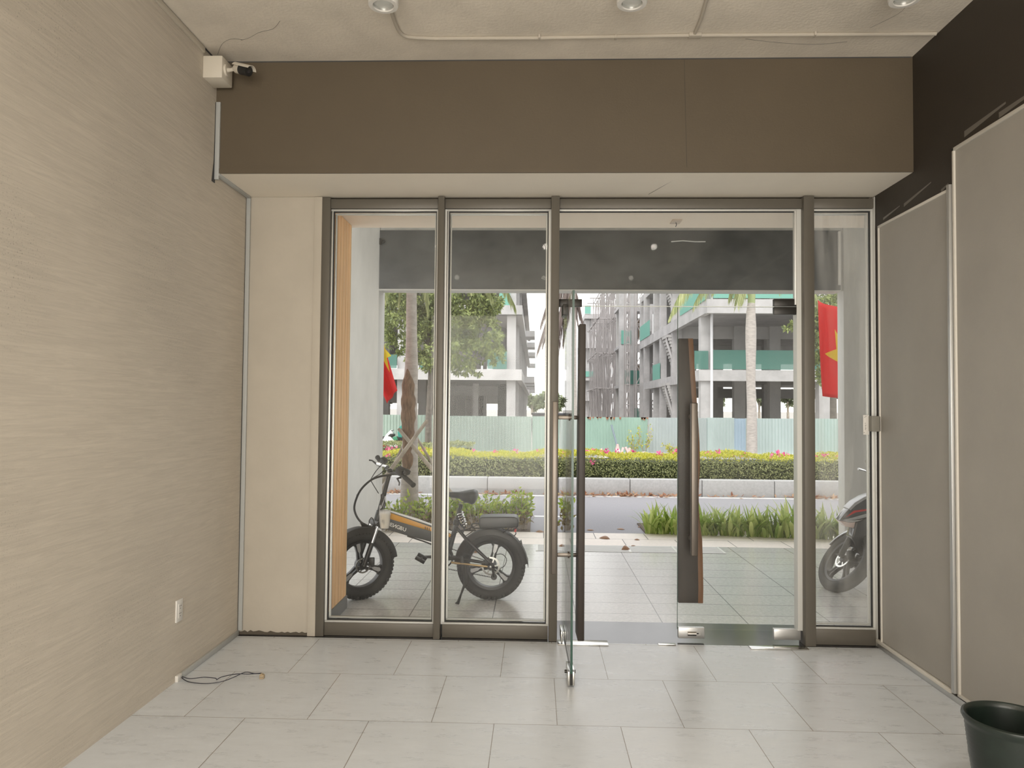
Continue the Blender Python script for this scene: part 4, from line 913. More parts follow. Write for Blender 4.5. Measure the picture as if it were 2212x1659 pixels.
# left unfinished building
B1 = bld('unfinished_building', 'unfinished concrete building behind the street tree at the left', (-8, 60, 0))
Yb = 42.0; xr_ = px_x(1117, Yb); z1a, z1b = 3.05, 3.68; z2a, z2b = 6.85, 7.38
for (za, zb) in ((z1a, z1b), (z2a, z2b), (10.5, 11.0)):
    part('floor_slab', [((-26, Yb+.2, zb-.25), (xr_-.1, 100, zb-.005)), ((-26, Yb-.15, za), (xr_+.26, Yb+.2, zb)), ((xr_-.1, Yb+.2, za+.05), (xr_+.25, 100, zb-.01))], M['conc'], B1)
for Yc in (42.3, 50, 58, 66, 74, 84, 94):
    for px in (770, 864.5, 909, 1103):
        if px == 909 and Yc < 43: continue
        x = px_x(px, 42); MB().box((x-.26, Yc, -.03), (x+.26, Yc+.5, 11)).build('column', M['conc'] if Yc < 43 or px == 1103 else M['conc_d'], B1)
for Yc in (50, 58): 
    x = px_x(1002, 42); MB().box((x-.18, Yc, -.03), (x+.18, Yc+.4, 3.1)).build('column', M['conc_d'], B1)
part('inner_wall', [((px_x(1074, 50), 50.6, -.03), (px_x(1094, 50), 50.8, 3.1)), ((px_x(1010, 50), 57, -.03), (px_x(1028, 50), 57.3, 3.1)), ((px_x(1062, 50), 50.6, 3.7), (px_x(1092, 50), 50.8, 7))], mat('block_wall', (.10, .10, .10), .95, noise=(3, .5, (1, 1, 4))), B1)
part('inner_beam', [((-26, 56, 2.35), (xr_, 56.3, 3.1)), ((-26, 96, 1.9), (xr_, 96.4, 3.3))], M['conc_d'], B1)
for i, (Yc, z) in enumerate(((52, 3.7), (60, 3.7), (68, 3.7), (56, 7.4), (66, 7.4), (78, 7.4), (88, 3.7), (98, 7.4))):
    part('balcony', [((xr_+.1, Yc, z-.45), (xr_+.95, Yc+3, z))], M['conc'], B1)
for a, b, z0, z1, m in ((1052, 1094, 3.7, 4.72, 'net_dark'), (822, 856, 3.7, 4.5, 'net_dark'), (1076, 1100, 7.4, 8.4, 'net_br'), (822, 850, 7.4, 8.5, 'net_dark'), (906, 945, 3.7, 4.6, 'net_dark')):
    MB().box((px_x(a, 42), 41.98, z0), (px_x(b, 42), 42.0, z1)).build('safety_net', M[m], B1)
for Yc, z in ((61, 4.6), (71, 3.7), (80, 7.4)): MB().box((xr_+.97, Yc, z), (xr_+1.0, Yc+3, z+1.1)).build('safety_net', M['net_br'], B1)
# right unfinished building
B2 = bld('unfinished_building', 'unfinished concrete building with green nets and stairs behind the right glass door', (14, 45, 0))
Yr = 38.0; xs_ = px_x(1517, Yr)
part('floor_slab', [((xs_-.2, Yr-.1, 2.95), (30, Yr+.25, 3.52)), ((xs_+.15, Yr+.25, 3.3), (30, 60.9, 3.515)), ((xs_-.19, Yr+.25, 2.96), (xs_+.15, 57, 3.51))], M['conc'], B2)
part('floor_slab', [((xs_-.15, 36.3, 6.25), (30, 36.6, 6.95)), ((xs_+.15, 36.6, 6.7), (30, 60.9, 6.945)), ((xs_-.14, 36.6, 6.30), (xs_+.15, 60, 6.94))], M['conc'], B2)
part('floor_slab', [((xs_, Yr, 10.2), (30, 60.9, 10.7))], M['conc'], B2)
for Yc in (38.05, 46, 53, 60):
    for px, w in ((1527, .30), (1608, .28), (1692, .34), (1785, .34), (1860, .3)):
        x = px_x(px, 38); MB().box((x-w, Yc, -.03), (x+w, Yc+.55, 10.5)).build('column', M['conc'] if Yc < 40 or px == 1527 else M['conc_d'], B2) if not (px in (1608, 1692) and Yc < 40) else None
x = px_x(1537.5, 37.9); MB().cyl((x, 37.92, -.03), (x, 37.92, 10.3), .07, 10).build('downpipe', mat('white_pvc', (.75, .75, .78), .5), B2)
part('inner_wall', [((px_x(1545, 46), 50, -.03), (px_x(1556, 46), 50.3, 3)), ((px_x(1566, 46), 58, -.03), (px_x(1590, 46), 58.3, 3))], mat('ply_board', (.42, .34, .27), .9), B2)
part('inner_beam', [((xs_+.2, 54.1, 2.3), (30, 54.4, 3.0)), ((xs_+.2, 46.12, 5.9), (30, 46.4, 6.69)), ((xs_+.2, 60.12, 5.2), (30, 60.4, 6.69)), ((xs_+.2, 60.15, 3.53), (30, 60.35, 4.35))], M['conc_d'], B2)
for a, b, z0, z1, m, Y in ((1540, 1729, 3.55, 4.55, 'net_dark', 37.95), (1729, 1810, 3.55, 4.6, 'net_dark', 37.95), (1541, 1760, 7.0, 8.2, 'net_br', 36.35), (1500, 1530, 3.55, 4.5, 'net_dark', 37.95)):
    MB().box((px_x(a, Y), Y-.02, z0), (px_x(b, Y), Y, z1)).build('safety_net', M[m], B2)
MB().box((xs_-.18, 54.5, 6.95), (xs_-.15, 59.5, 8.1)).build('safety_net', M['net_br'], B2)
MB().box((xs_-.18, 36.5, 6.95), (xs_-.15, 43, 8.3)).build('safety_net', M['net_br'], B2)
MB().box((xs_-.18, 50, 3.52), (xs_-.15, 53, 4.6)).build('safety_net', M['net_br'], B2)
for Yc in (50, 57.5): MB().box((xs_-.1, Yc, -.03), (xs_+.3, Yc+.6, 10.5)).build('column', M['conc'], B2)
for a, b, Yc in (((1438, 728), (1466, 812), 46), ((1436, 832), (1457, 902), 46), ((1444, 620), (1468, 690), 46)):
    A = at(*a, Yc+.1); B = at(*b, Yc+.1); mb = MB(); up_ = Vector((0, 0, -.35)); mb.prism([A, B, B+up_, A+up_], (1.2, 2.0, 0)); mb.build('stair_flight', M['conc'], B2, smooth=False)
    st = MB(); 
    for k in range(12): f = k/12; p = A.lerp(B, f)+Vector((.1, .05, 0)); st.box((p.x, p.y, p.z-.02), (p.x+1.1, p.y+1.9, p.z+.16))
    st.build('stair_steps', M['conc_d'], B2, smooth=False)
# wing further back with scaffolding
B3 = bld('unfinished_building', 'set back unfinished wing behind scaffold towers, left of the stairs', (9, 68, 0))
Yw = 64.0; xa_, xb_ = px_x(1340, Yw), px_x(1402, Yw)
for z in (3.55, 7.1, 10.7, 14.2): part('floor_slab', [((xa_, Yw, z-.7), (xb_+5, Yw+.3, z)), ((xa_+.01, Yw+.3, z-.25), (xb_+5, 69.5, z-.005))], M['conc'], B3)
for px in (1345, 1366, 1402):
    x = px_x(px, Yw); MB().box((x-.3, Yw-.02, -.03), (x+.3, Yw+.6, 16)).build('column', M['conc'], B3)
for px in (1352, 1384): x = px_x(px, Yw); MB().box((x-.35, 68.5, -.03), (x+.35, 69, 16)).build('column', M['conc_d'], B3)
for z0, z1, a, b, m in ((3.6, 4.8, 1348, 1400, 'net_dark'), (7.1, 8.3, 1341, 1362, 'net_br'), (.2, 1.5, 1370, 1400, 'net_dark')): MB().box((px_x(a, Yw), Yw-.1, z0), (px_x(b, Yw), Yw-.06, z1)).build('safety_net', M[m], B3)
part('inner_wall', [((px_x(1370, 69), 69.05, 3.6), (px_x(1400, 69), 69.3, 5.6)), ((px_x(1370, 69), 69.05, 8), (px_x(1400, 69), 69.3, 10))], mat('ply_board', (.42, .34, .27), .9), B3)
# far block
B4 = bld('unfinished_building', 'farthest concrete block with two wide slabs, left of the dense props', (8, 98, 0))
Yf = 95.0
for py0, py1, a in ((678, 688, 1262), (736, 752, 1258), (814, 822, 1262), (860, 866, 1262)):
    z0, z1 = at(1280, py1, Yf).z, at(1280, py0, Yf).z; part('floor_slab', [((px_x(a, Yf), Yf, z0), (px_x(1350, Yf), Yf+12, z1))], M['conc'], B4)
for px in (1267, 1278, 1292, 1310, 1330): x = px_x(px, Yf+2); MB().box((x-.35, Yf+1, -.03), (x+.35, Yf+1.7, at(1280, 690, Yf).z)).build('column', M['conc'], B4)
MB().box((px_x(1262, Yf), Yf-.1, at(1280, 668, Yf).z-.6), (px_x(1275, Yf), Yf-.05, at(1280, 660, Yf).z)).build('safety_net', M['net_br'], B4)
MB().box((px_x(1262, Yf), Yf-.1, at(1280, 814, Yf).z), (px_x(1282, Yf), Yf-.05, at(1280, 802, Yf).z)).build('safety_net', M['net_br'], B4)
# dense shoring props
sh = MB(); xp0, xp1 = px_x(1284, 72), px_x(1352, 72); lv = [0, 3.4, 6.8, 10.2, 13.4]
for i in range(620):
    k = random.randrange(4); x = rnd(xp0, xp1); y = rnd(70, 84); z0 = lv[k]-.3; hgt = 3.6+rnd(-.3, .3)
    if k == 3 and x < xp0+.7: continue
    sh.tube([(x, y, max(z0, -.03)), (x+rnd(-.3, .3), y+rnd(-.2, .2), z0+hgt)], .032, 4, cap=False)
for z in lv[1:]:
    for y in (71, 75, 79, 83): sh.tube([(xp0, y, z), (xp1, y, z)], .05, 4)
    for i in range(8): x = rnd(xp0, xp1); sh.tube([(x, 70, z), (x, 84, z)], .04, 4)
tag(sh.build('shoring_props', M['scaff'], smooth=False, recalc=False), 'dense mass of grey wooden shoring props in the middle of the building site', 'props', kind='stuff')
def tower(px0, px1, Y, lab, zt_=13.5):
    t = thing('scaffold_tower', lab, 'scaffold', (px_x(px0, Y), Y, 0), 'scaffold towers in front of the set back wing'); x0, x1 = px_x(px0, Y), px_x(px1, Y)
    p = MB(); 
    for x in (x0, x1):
        for y in (Y, Y+1.2): p.tube([(x, y, -.03), (x, y, zt_)], .055, 6)
    p.build('uprights', M['scaff'], t, smooth=False); l = MB(); z = .1
    while z < zt_-1.6:
        l.tube([(x0, Y, z), (x1, Y, z)], .045, 5); l.tube([(x0, Y+1.2, z), (x1, Y+1.2, z)], .035, 5); z += 1.7
    l.build('ledgers', M['scaff'], t, smooth=False); b = MB(); z = .1
    while z < zt_-1.6: b.tube([(x0, Y, z), (x1, Y, z+1.7)], .035, 5); b.tube([(x1, Y, z), (x0, Y, z+1.7)], .035, 5); z += 1.7
    b.build('cross_braces', M['scaff'], t, smooth=False)
tower(1352, 1360, 61.6, 'narrow scaffold tower next to the dense props'); tower(1374, 1396, 61.6, 'wide scaffold tower with cross braces against the set back wing'); tower(1405, 1430, 61.8, 'scaffold tower seen behind the first bay of the right building', 8)
lw = bld('site_shed', 'low grey roofed site shed behind the fence, below the distant trees', (0, 60, 0)); MB().box((px_x(1150, 60), 60, -.03), (px_x(1246, 60), 66, .9)).build('shed_walls', M['conc_d'], lw); MB().box((px_x(1148, 60), 59.8, .9), (px_x(1247, 60), 66, 1.02)).build('shed_roof', mat('dark_roof', (.14, .14, .15), .6), lw)

# ================================================================== ELECTRIC BICYCLE
YE = 5.76
def bp(px, py, dy=0.0): return at(px, py, YE+dy)
def plate_px(poly, y0, th, mb=None, Y=YE, f=None):
    """side outline (pixels of the photograph on the plane y=Y) given real thickness th centred on y0"""
    mb = mb or MB(); P = [at(a, b, Y)+Vector((0, y0-th/2, 0)) for a, b in poly]; return mb.prism(P, (0, th, 0))
def frame_of(n):
    n = Vector(n).normalized(); Z = (Vector((0, 0, 1))-n*n.z).normalized(); X = Z.cross(n)*-1
    if X.x < 0: X = -X
    return X, Z, n
def ring(mb, c, X, Z, n, prof, seg=64, a0=0, a1=360):
    full = a1-a0 == 360; m = seg if full else seg+1; k = len(prof); vs = []
    for i in range(m):
        a = math.radians(a0+(a1-a0)*i/seg); d = X*math.cos(a)+Z*math.sin(a)
        for r, h in prof: vs.append(c+d*r+n*h)
    fs = [((i*k+j), (i*k+(j+1) % k), (((i+1) % m)*k+(j+1) % k), (((i+1) % m)*k+j)) for i in range(seg) for j in range(k)]
    if not full: fs += [tuple(range(k)), tuple((m-1)*k+j for j in reversed(range(k)))]
    return mb.add(vs, fs)
def wheel(parent, name, c, n, R, tw, rimr, spokes, discr, discside, knobs=True, spm='rim', nm_disc='brake_disc', blade=True):
    X, Z, n = frame_of(n); w = bpy.data.objects.new(name, None); C.objects.link(w); w.parent = parent; w.location = Vector(c)-parent.location
    c = Vector(c); th = (R-rimr)
    mb = MB(); prof = [(rimr+th/2+math.cos(a)*th/2, math.sin(a)*tw/2) for a in [2*PI*i/14 for i in range(14)]]
    ring(mb, c, X, Z, n, prof, 72)
    if knobs:
        N_ = 54
        for i in range(N_):
            a = 2*PI*i/N_; d = X*math.cos(a)+Z*math.sin(a); t = -X*math.sin(a)+Z*math.cos(a)
            for h, rr, s in ((-.30, .985, 0), (.30, .985, 0), (-.08, 1.0, .5), (.08, 1.0, .5), (-.46, .94, .25), (.46, .94, .25)):
                a2 = a+s*2*PI/N_; d = X*math.cos(a2)+Z*math.sin(a2); t = -X*math.sin(a2)+Z*math.cos(a2); p = c+d*(R*rr-.006)+n*(h*tw)
                mb.box((-.006, -.0085, -.007), (.006, .0085, .008), Matrix(((n.x, t.x, d.x, p.x), (n.y, t.y, d.y, p.y), (n.z, t.z, d.z, p.z), (0, 0, 0, 1))))
    mb.build('tyre', M['rubber'], w, ang=40)
    mb = MB(); hw = tw*.33; ring(mb, c, X, Z, n, [(rimr+.008, -hw), (rimr+.008, hw), (rimr-.012, hw*.9), (rimr-.016, 0), (rimr-.012, -hw*.9)], 64)
    mb.build('rim', M[spm], w)
    sm_ = MB(); fc = MB()
    for a in spokes:
        a = math.radians(a); d = X*math.cos(a)+Z*math.sin(a); t = -X*math.sin(a)+Z*math.cos(a)
        def q(r, s, h): return c+d*r+t*s+n*h
        for side in (-1, 1):
            ol = [(.03, .004), (.03, .026), (rimr*.55, .020), (rimr*.80, .026), (rimr-.006, .052), (rimr-.006, .030), (rimr*.8, .010), (rimr*.5, .005)]
            sm_.prism([q(r, side*s, -.016) for r, s in ol], n*.032)
        if blade:
            for h in (-.0175, .0165): fc.prism([q(rimr*.48, 0, h), q(rimr*.60, .012, h), q(rimr*.86, .016, h), q(rimr*.97, 0, h), q(rimr*.86, -.016, h), q(rimr*.60, -.012, h)], n*.001)
    sp_o = sm_.build('spokes', M[spm], w, .002, 1)
    if blade: fc.build('machined_faces', M['silverpaint'], sp_o, smooth=False)
    MB().tube([c-n*.055, c-n*.03, c+n*.03, c+n*.055], [.030, .042, .042, .030], 24).build('hub', M['rim'], w)
    if discr:
        mb = MB(); ring(mb, c+n*discside, X, Z, n, [(discr, -.001), (discr, .001), (discr*.80, .001), (discr*.80, -.001)], 48)
        for k in range(6):
            a = k*PI/3; d = X*math.cos(a)+Z*math.sin(a); t = -X*math.sin(a)+Z*math.cos(a)
            mb.prism([c+n*discside+d*.02+t*.006, c+n*discside+d*discr*.85+t*.012, c+n*discside+d*discr*.85+t*.002, c+n*discside+d*.02-t*.006], n*.0015)
        mb.build(nm_disc, M['steel'], w)
    MB().cyl(c-n*.075, c+n*.075, .008, 12).build('axle', M['steel'], w)
    return w, X, Z, n
def fender(parent, c, X, Z, n, r, w, a0, a1, m, flare=None):
    mb = MB(); k = 9; pr = []
    for i in range(k): f = -1+2*i/(k-1); pr.append((r+.008*(1-f*f)-(.034 if abs(f) == 1 else 0), f*w/2))
    pr2 = [(a-.004, b) for a, b in reversed(pr)]
    ring(mb, c, X, Z, n, pr+pr2, 40, a0, a1); return mb.build('fender', m, parent)
RB = .268
cr = bp(1061, 1217); cr.z = RB; org = Vector((bp(930, 1200).x, YE, 0))
eb_ = thing('electric_bicycle', 'black folding electric bicycle with orange striped frame, parked behind the left panes', 'electric bicycle', org)
wr, X, Z, n = wheel(eb_, 'rear_wheel', cr, (0, -1, 0), RB, .098, .182, (76, -42, 197), .072, .052)
fender(eb_, cr, X, Z, n, RB+.014, .128, 4, 178, M['black_pl'])
mb = MB(); mb.prism([cr+Vector((.292*math.cos(a), -.0625, .292*math.sin(a))) for a in (math.radians(6), math.radians(-2))]+[bp(1140, 1209)+Vector((0, -.062, 0)), bp(1136, 1200)+Vector((0, -.062, 0))], (0, .125, 0)); mb.build('mud_flap', M['black_pl'], eb_)
# front end
A_ = math.radians(34); nf = Vector((math.sin(A_), -math.cos(A_), 0)); cf = bp(779, 1222, -.06); cf.z = RB
wf, Xf, Zf, nf = wheel(eb_, 'front_wheel', cf, nf, RB, .098, .182, (100, -20, 220), .06, .052)
fender(eb_, cf, Xf, Zf, nf, RB+.020, .12, 8, 128, M['black_pl'])
crown = cf+Xf*.115+Zf*.315
fk = MB()
for s in (-1, 1):
    a = cf+nf*s*.072; b = crown+nf*s*.072; fk.tube([a, a.lerp(b, .55)], [.020, .019], 12)
fo = fk.build('fork_lowers', M['black_pl'], eb_)
fk = MB()
for s in (-1, 1): a = cf+nf*s*.072; b = crown+nf*s*.072; fk.tube([a.lerp(b, .5), b], .013, 12)
fk.build('fork_stanchions', M['chrome'], eb_)
MB().tube([crown-nf*.09, crown, crown+nf*.09], [.022, .03, .022], 12).build('fork_crown', M['black_pl'], eb_)
cal = cf+nf*.075+Xf*.06+Zf*.03; MB().box(tuple(cal-Vector((.022, .016, .03))), tuple(cal+Vector((.022, .016, .03)))).build('brake_caliper', M['black_pl'], eb_, .005)
# main beam (box section), orange top stripe, head and latch
dark = [(824, 1102), (843, 1104), (931, 1133), (975, 1151), (977, 1168), (960, 1179), (931, 1169), (878, 1155), (836, 1142), (822, 1141), (812, 1130)]
mbm = plate_px(dark, 0, .066).build('main_beam', M['frame_gr'], eb_, .008, 3)
plate_px([(843.5, 1106), (975, 1152), (974.6, 1160), (929, 1145), (842, 1119)], 0, .070).build('orange_stripe', M['orange'], mbm, .002)
plate_px([(844, 1104), (900, 1121), (976, 1149), (975.5, 1152.5), (899, 1124.5), (843.5, 1107.5)], 0, .058).build('white_top_line', M['whitepaint'], mbm, .002)
lt_ = MB()
for k in range(3): lt_.prism([bp(918+k*4.2, 1137.5+k*1.4, -.0355), bp(919.6+k*4.2, 1138+k*1.4, -.0355), bp(919.4+k*4.2, 1145.5+k*1.4, -.0355), bp(917.8+k*4.2, 1145+k*1.4, -.0355)], (0, -.001, 0))
lt_.build('stripe_marks', M['black_pl'], mbm, smooth=False)
a = bp(835.5, 1134.0, -.0365); b = bp(882, 1150.5, -.0365); e1 = (b-a).normalized(); e2 = Vector((-e1.z, 0, e1.x)).normalized(); e2 = e2 if e2.z > 0 else -e2
TM = Matrix(((e1.x, e2.x, 0, a.x), (e1.y, e2.y, -1, a.y-.0005), (e1.z, e2.z, 0, a.z), (0, 0, 0, 1)))
text_mesh('HENGBU', .041, M['whitepaint'], 'frame_lettering', mbm, TM, flipN=True, bold=.0004, shear=-.15)
MB().tube([bp(806, 1150), bp(812, 1130), bp(820, 1104)], [.024, .026, .026], 16).build('head_tube', M['frame_gr'], eb_, ang=50)
MB().tube([bp(819, 1108), bp(824, 1090), bp(832, 1058), bp(840, 1028)], [.021, .021, .017, .017], 16).build('handlepost', M['black_pl'], eb_)
lv = MB(); lv.box((-.012, -.03, -.03), (.012, .03, .03), Matrix.Translation(bp(827, 1075))); lv.tube([bp(829, 1075, -.03), bp(832, 1090, -.035), bp(829, 1100, -.034)], [.008, .007, .005], 8); lv.build('folding_latch', M['black_pl'], eb_, .003)
hc = bp(843, 1020); hn = at(893, 1048, 5.47); hf = at(815.5, 988, 6.02)
gi_n = at(872, 1029, 5.58); gi_f = at(824, 1000, 5.93)
MB().tube(spline([gi_n, at(858, 1023, 5.66), hc, at(833, 1010, 5.86), gi_f], 5), .012, 12).build('handlebar', M['black_pl'], eb_)
for g0, g1 in ((gi_n, hn), (gi_f, hf)): MB().tube([g0, g0.lerp(g1, .1), g0.lerp(g1, .9), g1], [.014, .019, .018, .021], 16).build('grip', M['rubber'], eb_)
MB().tube([at(867, 1031, 5.6), at(858, 1034, 5.6), at(863, 1043, 5.55), at(862, 1048, 5.52)], [.010, .008, .006, .005], 8).build('brake_lever', M['black_pl'], eb_)
MB().tube([at(822, 1006, 5.92), at(814, 1003, 5.93), at(804, 995, 5.97), at(798, 994, 5.99)], [.012, .009, .006, .007], 8).build('brake_lever', M['black_pl'], eb_)
MB().tube([at(815, 1001, 5.92), at(824, 1003, 5.9), at(838, 1008, 5.84)], [.014, .016, .012], 10).build('lever_clamp', M['chrome'], eb_)
dp = MB(); q = at(866, 1017, 5.6); dp.box((-.034, -.028, -.022), (.034, .028, .022), Matrix.Translation(q) @ Euler((.3, .35, -.5)).to_matrix().to_4x4()); q = at(879, 1020, 5.56); dp.box((-.020, -.02, -.016), (.020, .02, .018), Matrix.Translation(q) @ Euler((.2, .5, -.5)).to_matrix().to_4x4()); dp.build('display_unit', M['black_pl'], eb_, .004)
q = at(829, 995, 5.9); MB().box((-.025, -.022, -.02), (.025, .022, .02), Matrix.Translation(q) @ Euler((.2, .5, -.5)).to_matrix().to_4x4()).build('switch_pod', M['black_pl'], eb_, .005)
bl = bp(842, 1016, -.02); mb = MB(); mb.ball(bl, .024, (1, 1, .6)); mb.build('bell', M['black_pl'], eb_)
# cables
MB().tube(spline([bp(846, 1026, -.04), bp(822, 1029, -.05), bp(800, 1038, -.05), bp(778, 1060, -.05), bp(766, 1090, -.04), bp(768, 1110, -.04), bp(780, 1128, -.04), bp(800, 1138, -.04), bp(816, 1143, -.04)], 6), .0085, 8).build('cable_loom', M['black_pl'], eb_)
for i, pts in enumerate(([(828, 1000), (812, 1018), (800, 1037)], [(836, 1006), (822, 1023), (800, 1037), (770, 1070)], [(801, 1038), (808, 1050), (818, 1066)], [(795, 1148), (797, 1130), (802, 1118), (808, 1128), (812, 1160), (800, 1185)])):
    MB().tube(spline([bp(a, b, .02-.03*i) for a, b in pts], 5), .0035, 6).build('cable', M['black_pl'], eb_)
hl = MB(); hl.tube([bp(789, 1136, -.03), bp(779, 1138, -.05)], [.022, .028], 16); hl.tube([bp(789, 1136, -.03), bp(797, 1145, 0)], .008, 8); h_ = hl.build('headlight', M['black_pl'], eb_); MB().tube([bp(779, 1138, -.05), bp(777.8, 1138.3, -.053)], .024, 16).build('headlight_lens', M['white_pl'], h_)
# rear triangle
MB().tube([bp(986, 1134), bp(978, 1160), bp(967, 1204)], [.024, .026, .024], 14, flat=.8).build('seat_tube', M['frame_gr'], eb_)
sp_ = MB(); sp_.tube([bp(996, 1089), bp(990, 1112), bp(985, 1140)], .0145, 14); sp_.build('seat_post', M['black_pl'], eb_)
cl_ = MB(); cl_.tube([bp(987, 1122), bp(985, 1134)], .025, 14); cl_.build('seat_clamp', M['black_pl'], eb_)
# spring shock
ax0, ax1 = bp(993, 1106, -.01), bp(1002, 1135, -.01); sprg = MB(); pts = []
u_, v_, w_ = basis(ax1-ax0)
for i in range(91): f = i/90; a = f*2*PI*5.5; pts.append(ax0.lerp(ax1, f)+u_*math.cos(a)*.024+v_*math.sin(a)*.024)
sprg.tube(pts, .0045, 6); sprg.build('shock_spring', M['chrome'], eb_); MB().tube([ax0-w_*.01, ax1+w_*.02], .012, 10).build('shock_damper', M['black_pl'], eb_)
for s in (-1, 1):
    MB().tube([bp(986, 1139, s*.03), bp(1010, 1168, s*.055), bp(1061, 1217, s*.085)], [.012, .014, .012], 10).build('seat_stay', M['black_pl'], eb_)
    MB().tube([bp(953, 1207, s*.04), bp(990, 1206, s*.07), bp(1055, 1217, s*.085)], [.016, .014, .012], 10).build('chain_stay', M['black_pl'], eb_)
MB().tube([bp(975, 1215, -.09), bp(1010, 1219, -.095), bp(1053, 1224, -.095)], .0085, 10).build('gold_tube', M['gold'], eb_)
MB().tube([bp(985, 1141, .0), bp(1001, 1150, 0), bp(1003, 1142, 0), bp(989, 1126, .0)], .009, 8).build('rocker_bracket', M['frame_gr'], eb_)
mb = MB(); mb.tube([bp(968, 1190, 0), bp(967, 1204, 0)], [.03, .034], 14); mb.tube([bp(967, 1203, -.05), bp(967, 1203, .05)], .028, 16); mb.build('bottom_bracket', M['frame_gr'], eb_)
cc = bp(956, 1203, -.06); X0, Z0, n0 = frame_of((0, -1, 0)); mb = MB(); ring(mb, cc, X0, Z0, n0, [(.086, -.002), (.086, .002), (.074, .002), (.074, -.002)], 44)
for k in range(5): a = k*2*PI/5; d = X0*math.cos(a)+Z0*math.sin(a); t = -X0*math.sin(a)+Z0*math.cos(a); mb.prism([cc+d*.01+t*.009, cc+d*.078+t*.006, cc+d*.078-t*.006, cc+d*.01-t*.009], n0*.003)
mb.build('chainring', M['black_pl'], eb_)
ch = MB()
top0, top1 = cc+Vector((0, 0, .086)), cr+Vector((0, -.06, .03)); bot0, bot1 = cc+Vector((0, 0, -.086)), bp(1066, 1248, -.06)
for a, b in ((top0, top1), (bot0, bot1)):
    L = (b-a).length; k = int(L/.0127); d = (b-a)/k; d_n = d.normalized(); up_ = Vector((-d_n.z, 0, d_n.x))
    for i in range(k):
        p = a+d*i; ch.prism([p+up_*.004, p+d*.8+up_*.004, p+d*.8-up_*.004, p-up_*.004], (0, .006 if i % 2 else .004, 0))
ch.build('chain', M['black_pl'], eb_, smooth=False)
dr2 = MB(); q = bp(1067, 1246, -.065); dr2.tube([q+Vector((0, -.006, 0)), q+Vector((0, .006, 0))], .024, 16); dr2.tube([bp(1064, 1226, -.075), q], [.012, .008], 8); dr2.build('derailleur', M['black_pl'], eb_)
def pedal(ax, px, py, dy, nm): 
    e = bp(px, py, dy); MB().tube([bp(956, 1203, dy*.8), e], [.014, .010], 8).build('crank_arm', M['black_pl'], eb_)
    mb = MB()
    for s in (-1, 1): mb.box((-.04, -.012+s*.035, -.012), (.04, .012+s*.035, .012), Matrix.Translation(e+Vector((0, -.05 if dy < 0 else .05, .0))) @ Euler((.2, .5, 0)).to_matrix().to_4x4())
    mb.box((-.008, -.045, -.008), (.008, .045, .008), Matrix.Translation(e+Vector((0, -.05 if dy < 0 else .05, 0)))); mb.build('pedal', M['black_pl'], eb_, .003)
pedal(0, 912, 1203, -.09, 0); pedal(0, 1000, 1203, .09, 0)
ks_ = MB(); ks_.tube([bp(1005, 1222, -.09), bp(1006, 1245, -.11), at(1004, 1262, 5.66), at(996, 1283, 5.63)], [.014, .016, .012, .008], 10); ks_.tube([at(996, 1283, 5.63), at(990, 1300, 5.61), at(987, 1305, 5.60)], [.008, .012, .018], 10); ks_.build('kickstand', M['black_pl'], eb_)
MB().prism([bp(993, 1200, -.088), bp(1001, 1200, -.088), bp(1004, 1232, -.088), bp(1010, 1258, -.088), bp(1000, 1264, -.088), bp(996, 1235, -.088)], (0, -.012, 0)).build('kickstand_plate', M['black_pl'], eb_, .003)
# rear guard plate arms, wiring loop
MB().tube(spline([bp(1072, 1198, -.08), bp(1084, 1197, -.09), bp(1094, 1207, -.09), bp(1090, 1222, -.09), bp(1080, 1228, -.08)], 5), .003, 6).build('cable', M['black_pl'], eb_)
MB().tube(spline([bp(958, 1170, -.035), bp(975, 1158, -.04), bp(995, 1146, -.05), bp(1010, 1143, -.05), bp(1032, 1134, -.05)], 5), .003, 6).build('cable', M['black_pl'], eb_)
MB().tube(spline([bp(880, 1158, -.02), bp(905, 1166, -.04), bp(925, 1173, -.04), bp(945, 1182, -.03)], 5), .006, 6).build('cable', M['black_pl'], eb_)
# saddle
sd_ = MB(); nU = 30; nV = 18; vs = []
def lerpt(T, x):
    for (a, b), (c, d) in zip(T, T[1:]):
        if x <= c: return b+(d-b)*(x-a)/(c-a)
    return T[-1][1]
TOPS = [(0, 1067), (.04, 1064), (.15, 1062.5), (.45, 1062), (.7, 1058.5), (.88, 1056.5), (.97, 1060), (1, 1068)]
BOTS = [(0, 1068), (.04, 1071), (.2, 1074.5), (.45, 1077), (.58, 1084), (.72, 1086), (.84, 1089), (.90, 1086), (.97, 1078), (1, 1070)]
WID = [(0, .008), (.04, .018), (.2, .026), (.45, .045), (.6, .078), (.8, .105), (.93, .095), (1, .05)]
for i in range(nU+1):
    f = i/nU; x = bp(960+73*f, 1070).x; zt_ = bp(960, lerpt(TOPS, f)).z; zb_ = bp(960, lerpt(BOTS, f)).z; wdt = lerpt(WID, f)
    for k in range(nV):
        a = 2*PI*k/nV; sn = math.sin(a); zz = (zt_+zb_)/2+(zt_-zb_)/2*math.copysign(abs(sn)**.6, sn); yy = math.copysign(abs(math.cos(a))**.8, math.cos(a))*wdt*(1 if sn > -.3 else .8)
        vs.append((x, YE+yy, zz))
sd_.add(vs, [(i*nV+k, i*nV+(k+1) % nV, (i+1)*nV+(k+1) % nV, (i+1)*nV+k) for i in range(nU) for k in range(nV)]+[tuple(range(nV)), tuple(nU*nV+k for k in reversed(range(nV)))])
sd_.build('saddle', M['seat'], eb_, ang=60)
MB().tube([bp(988, 1080, -.02), bp(995, 1086, -.02), bp(1015, 1086, -.02)], .004, 6).build('saddle_rail', M['steel'], eb_)
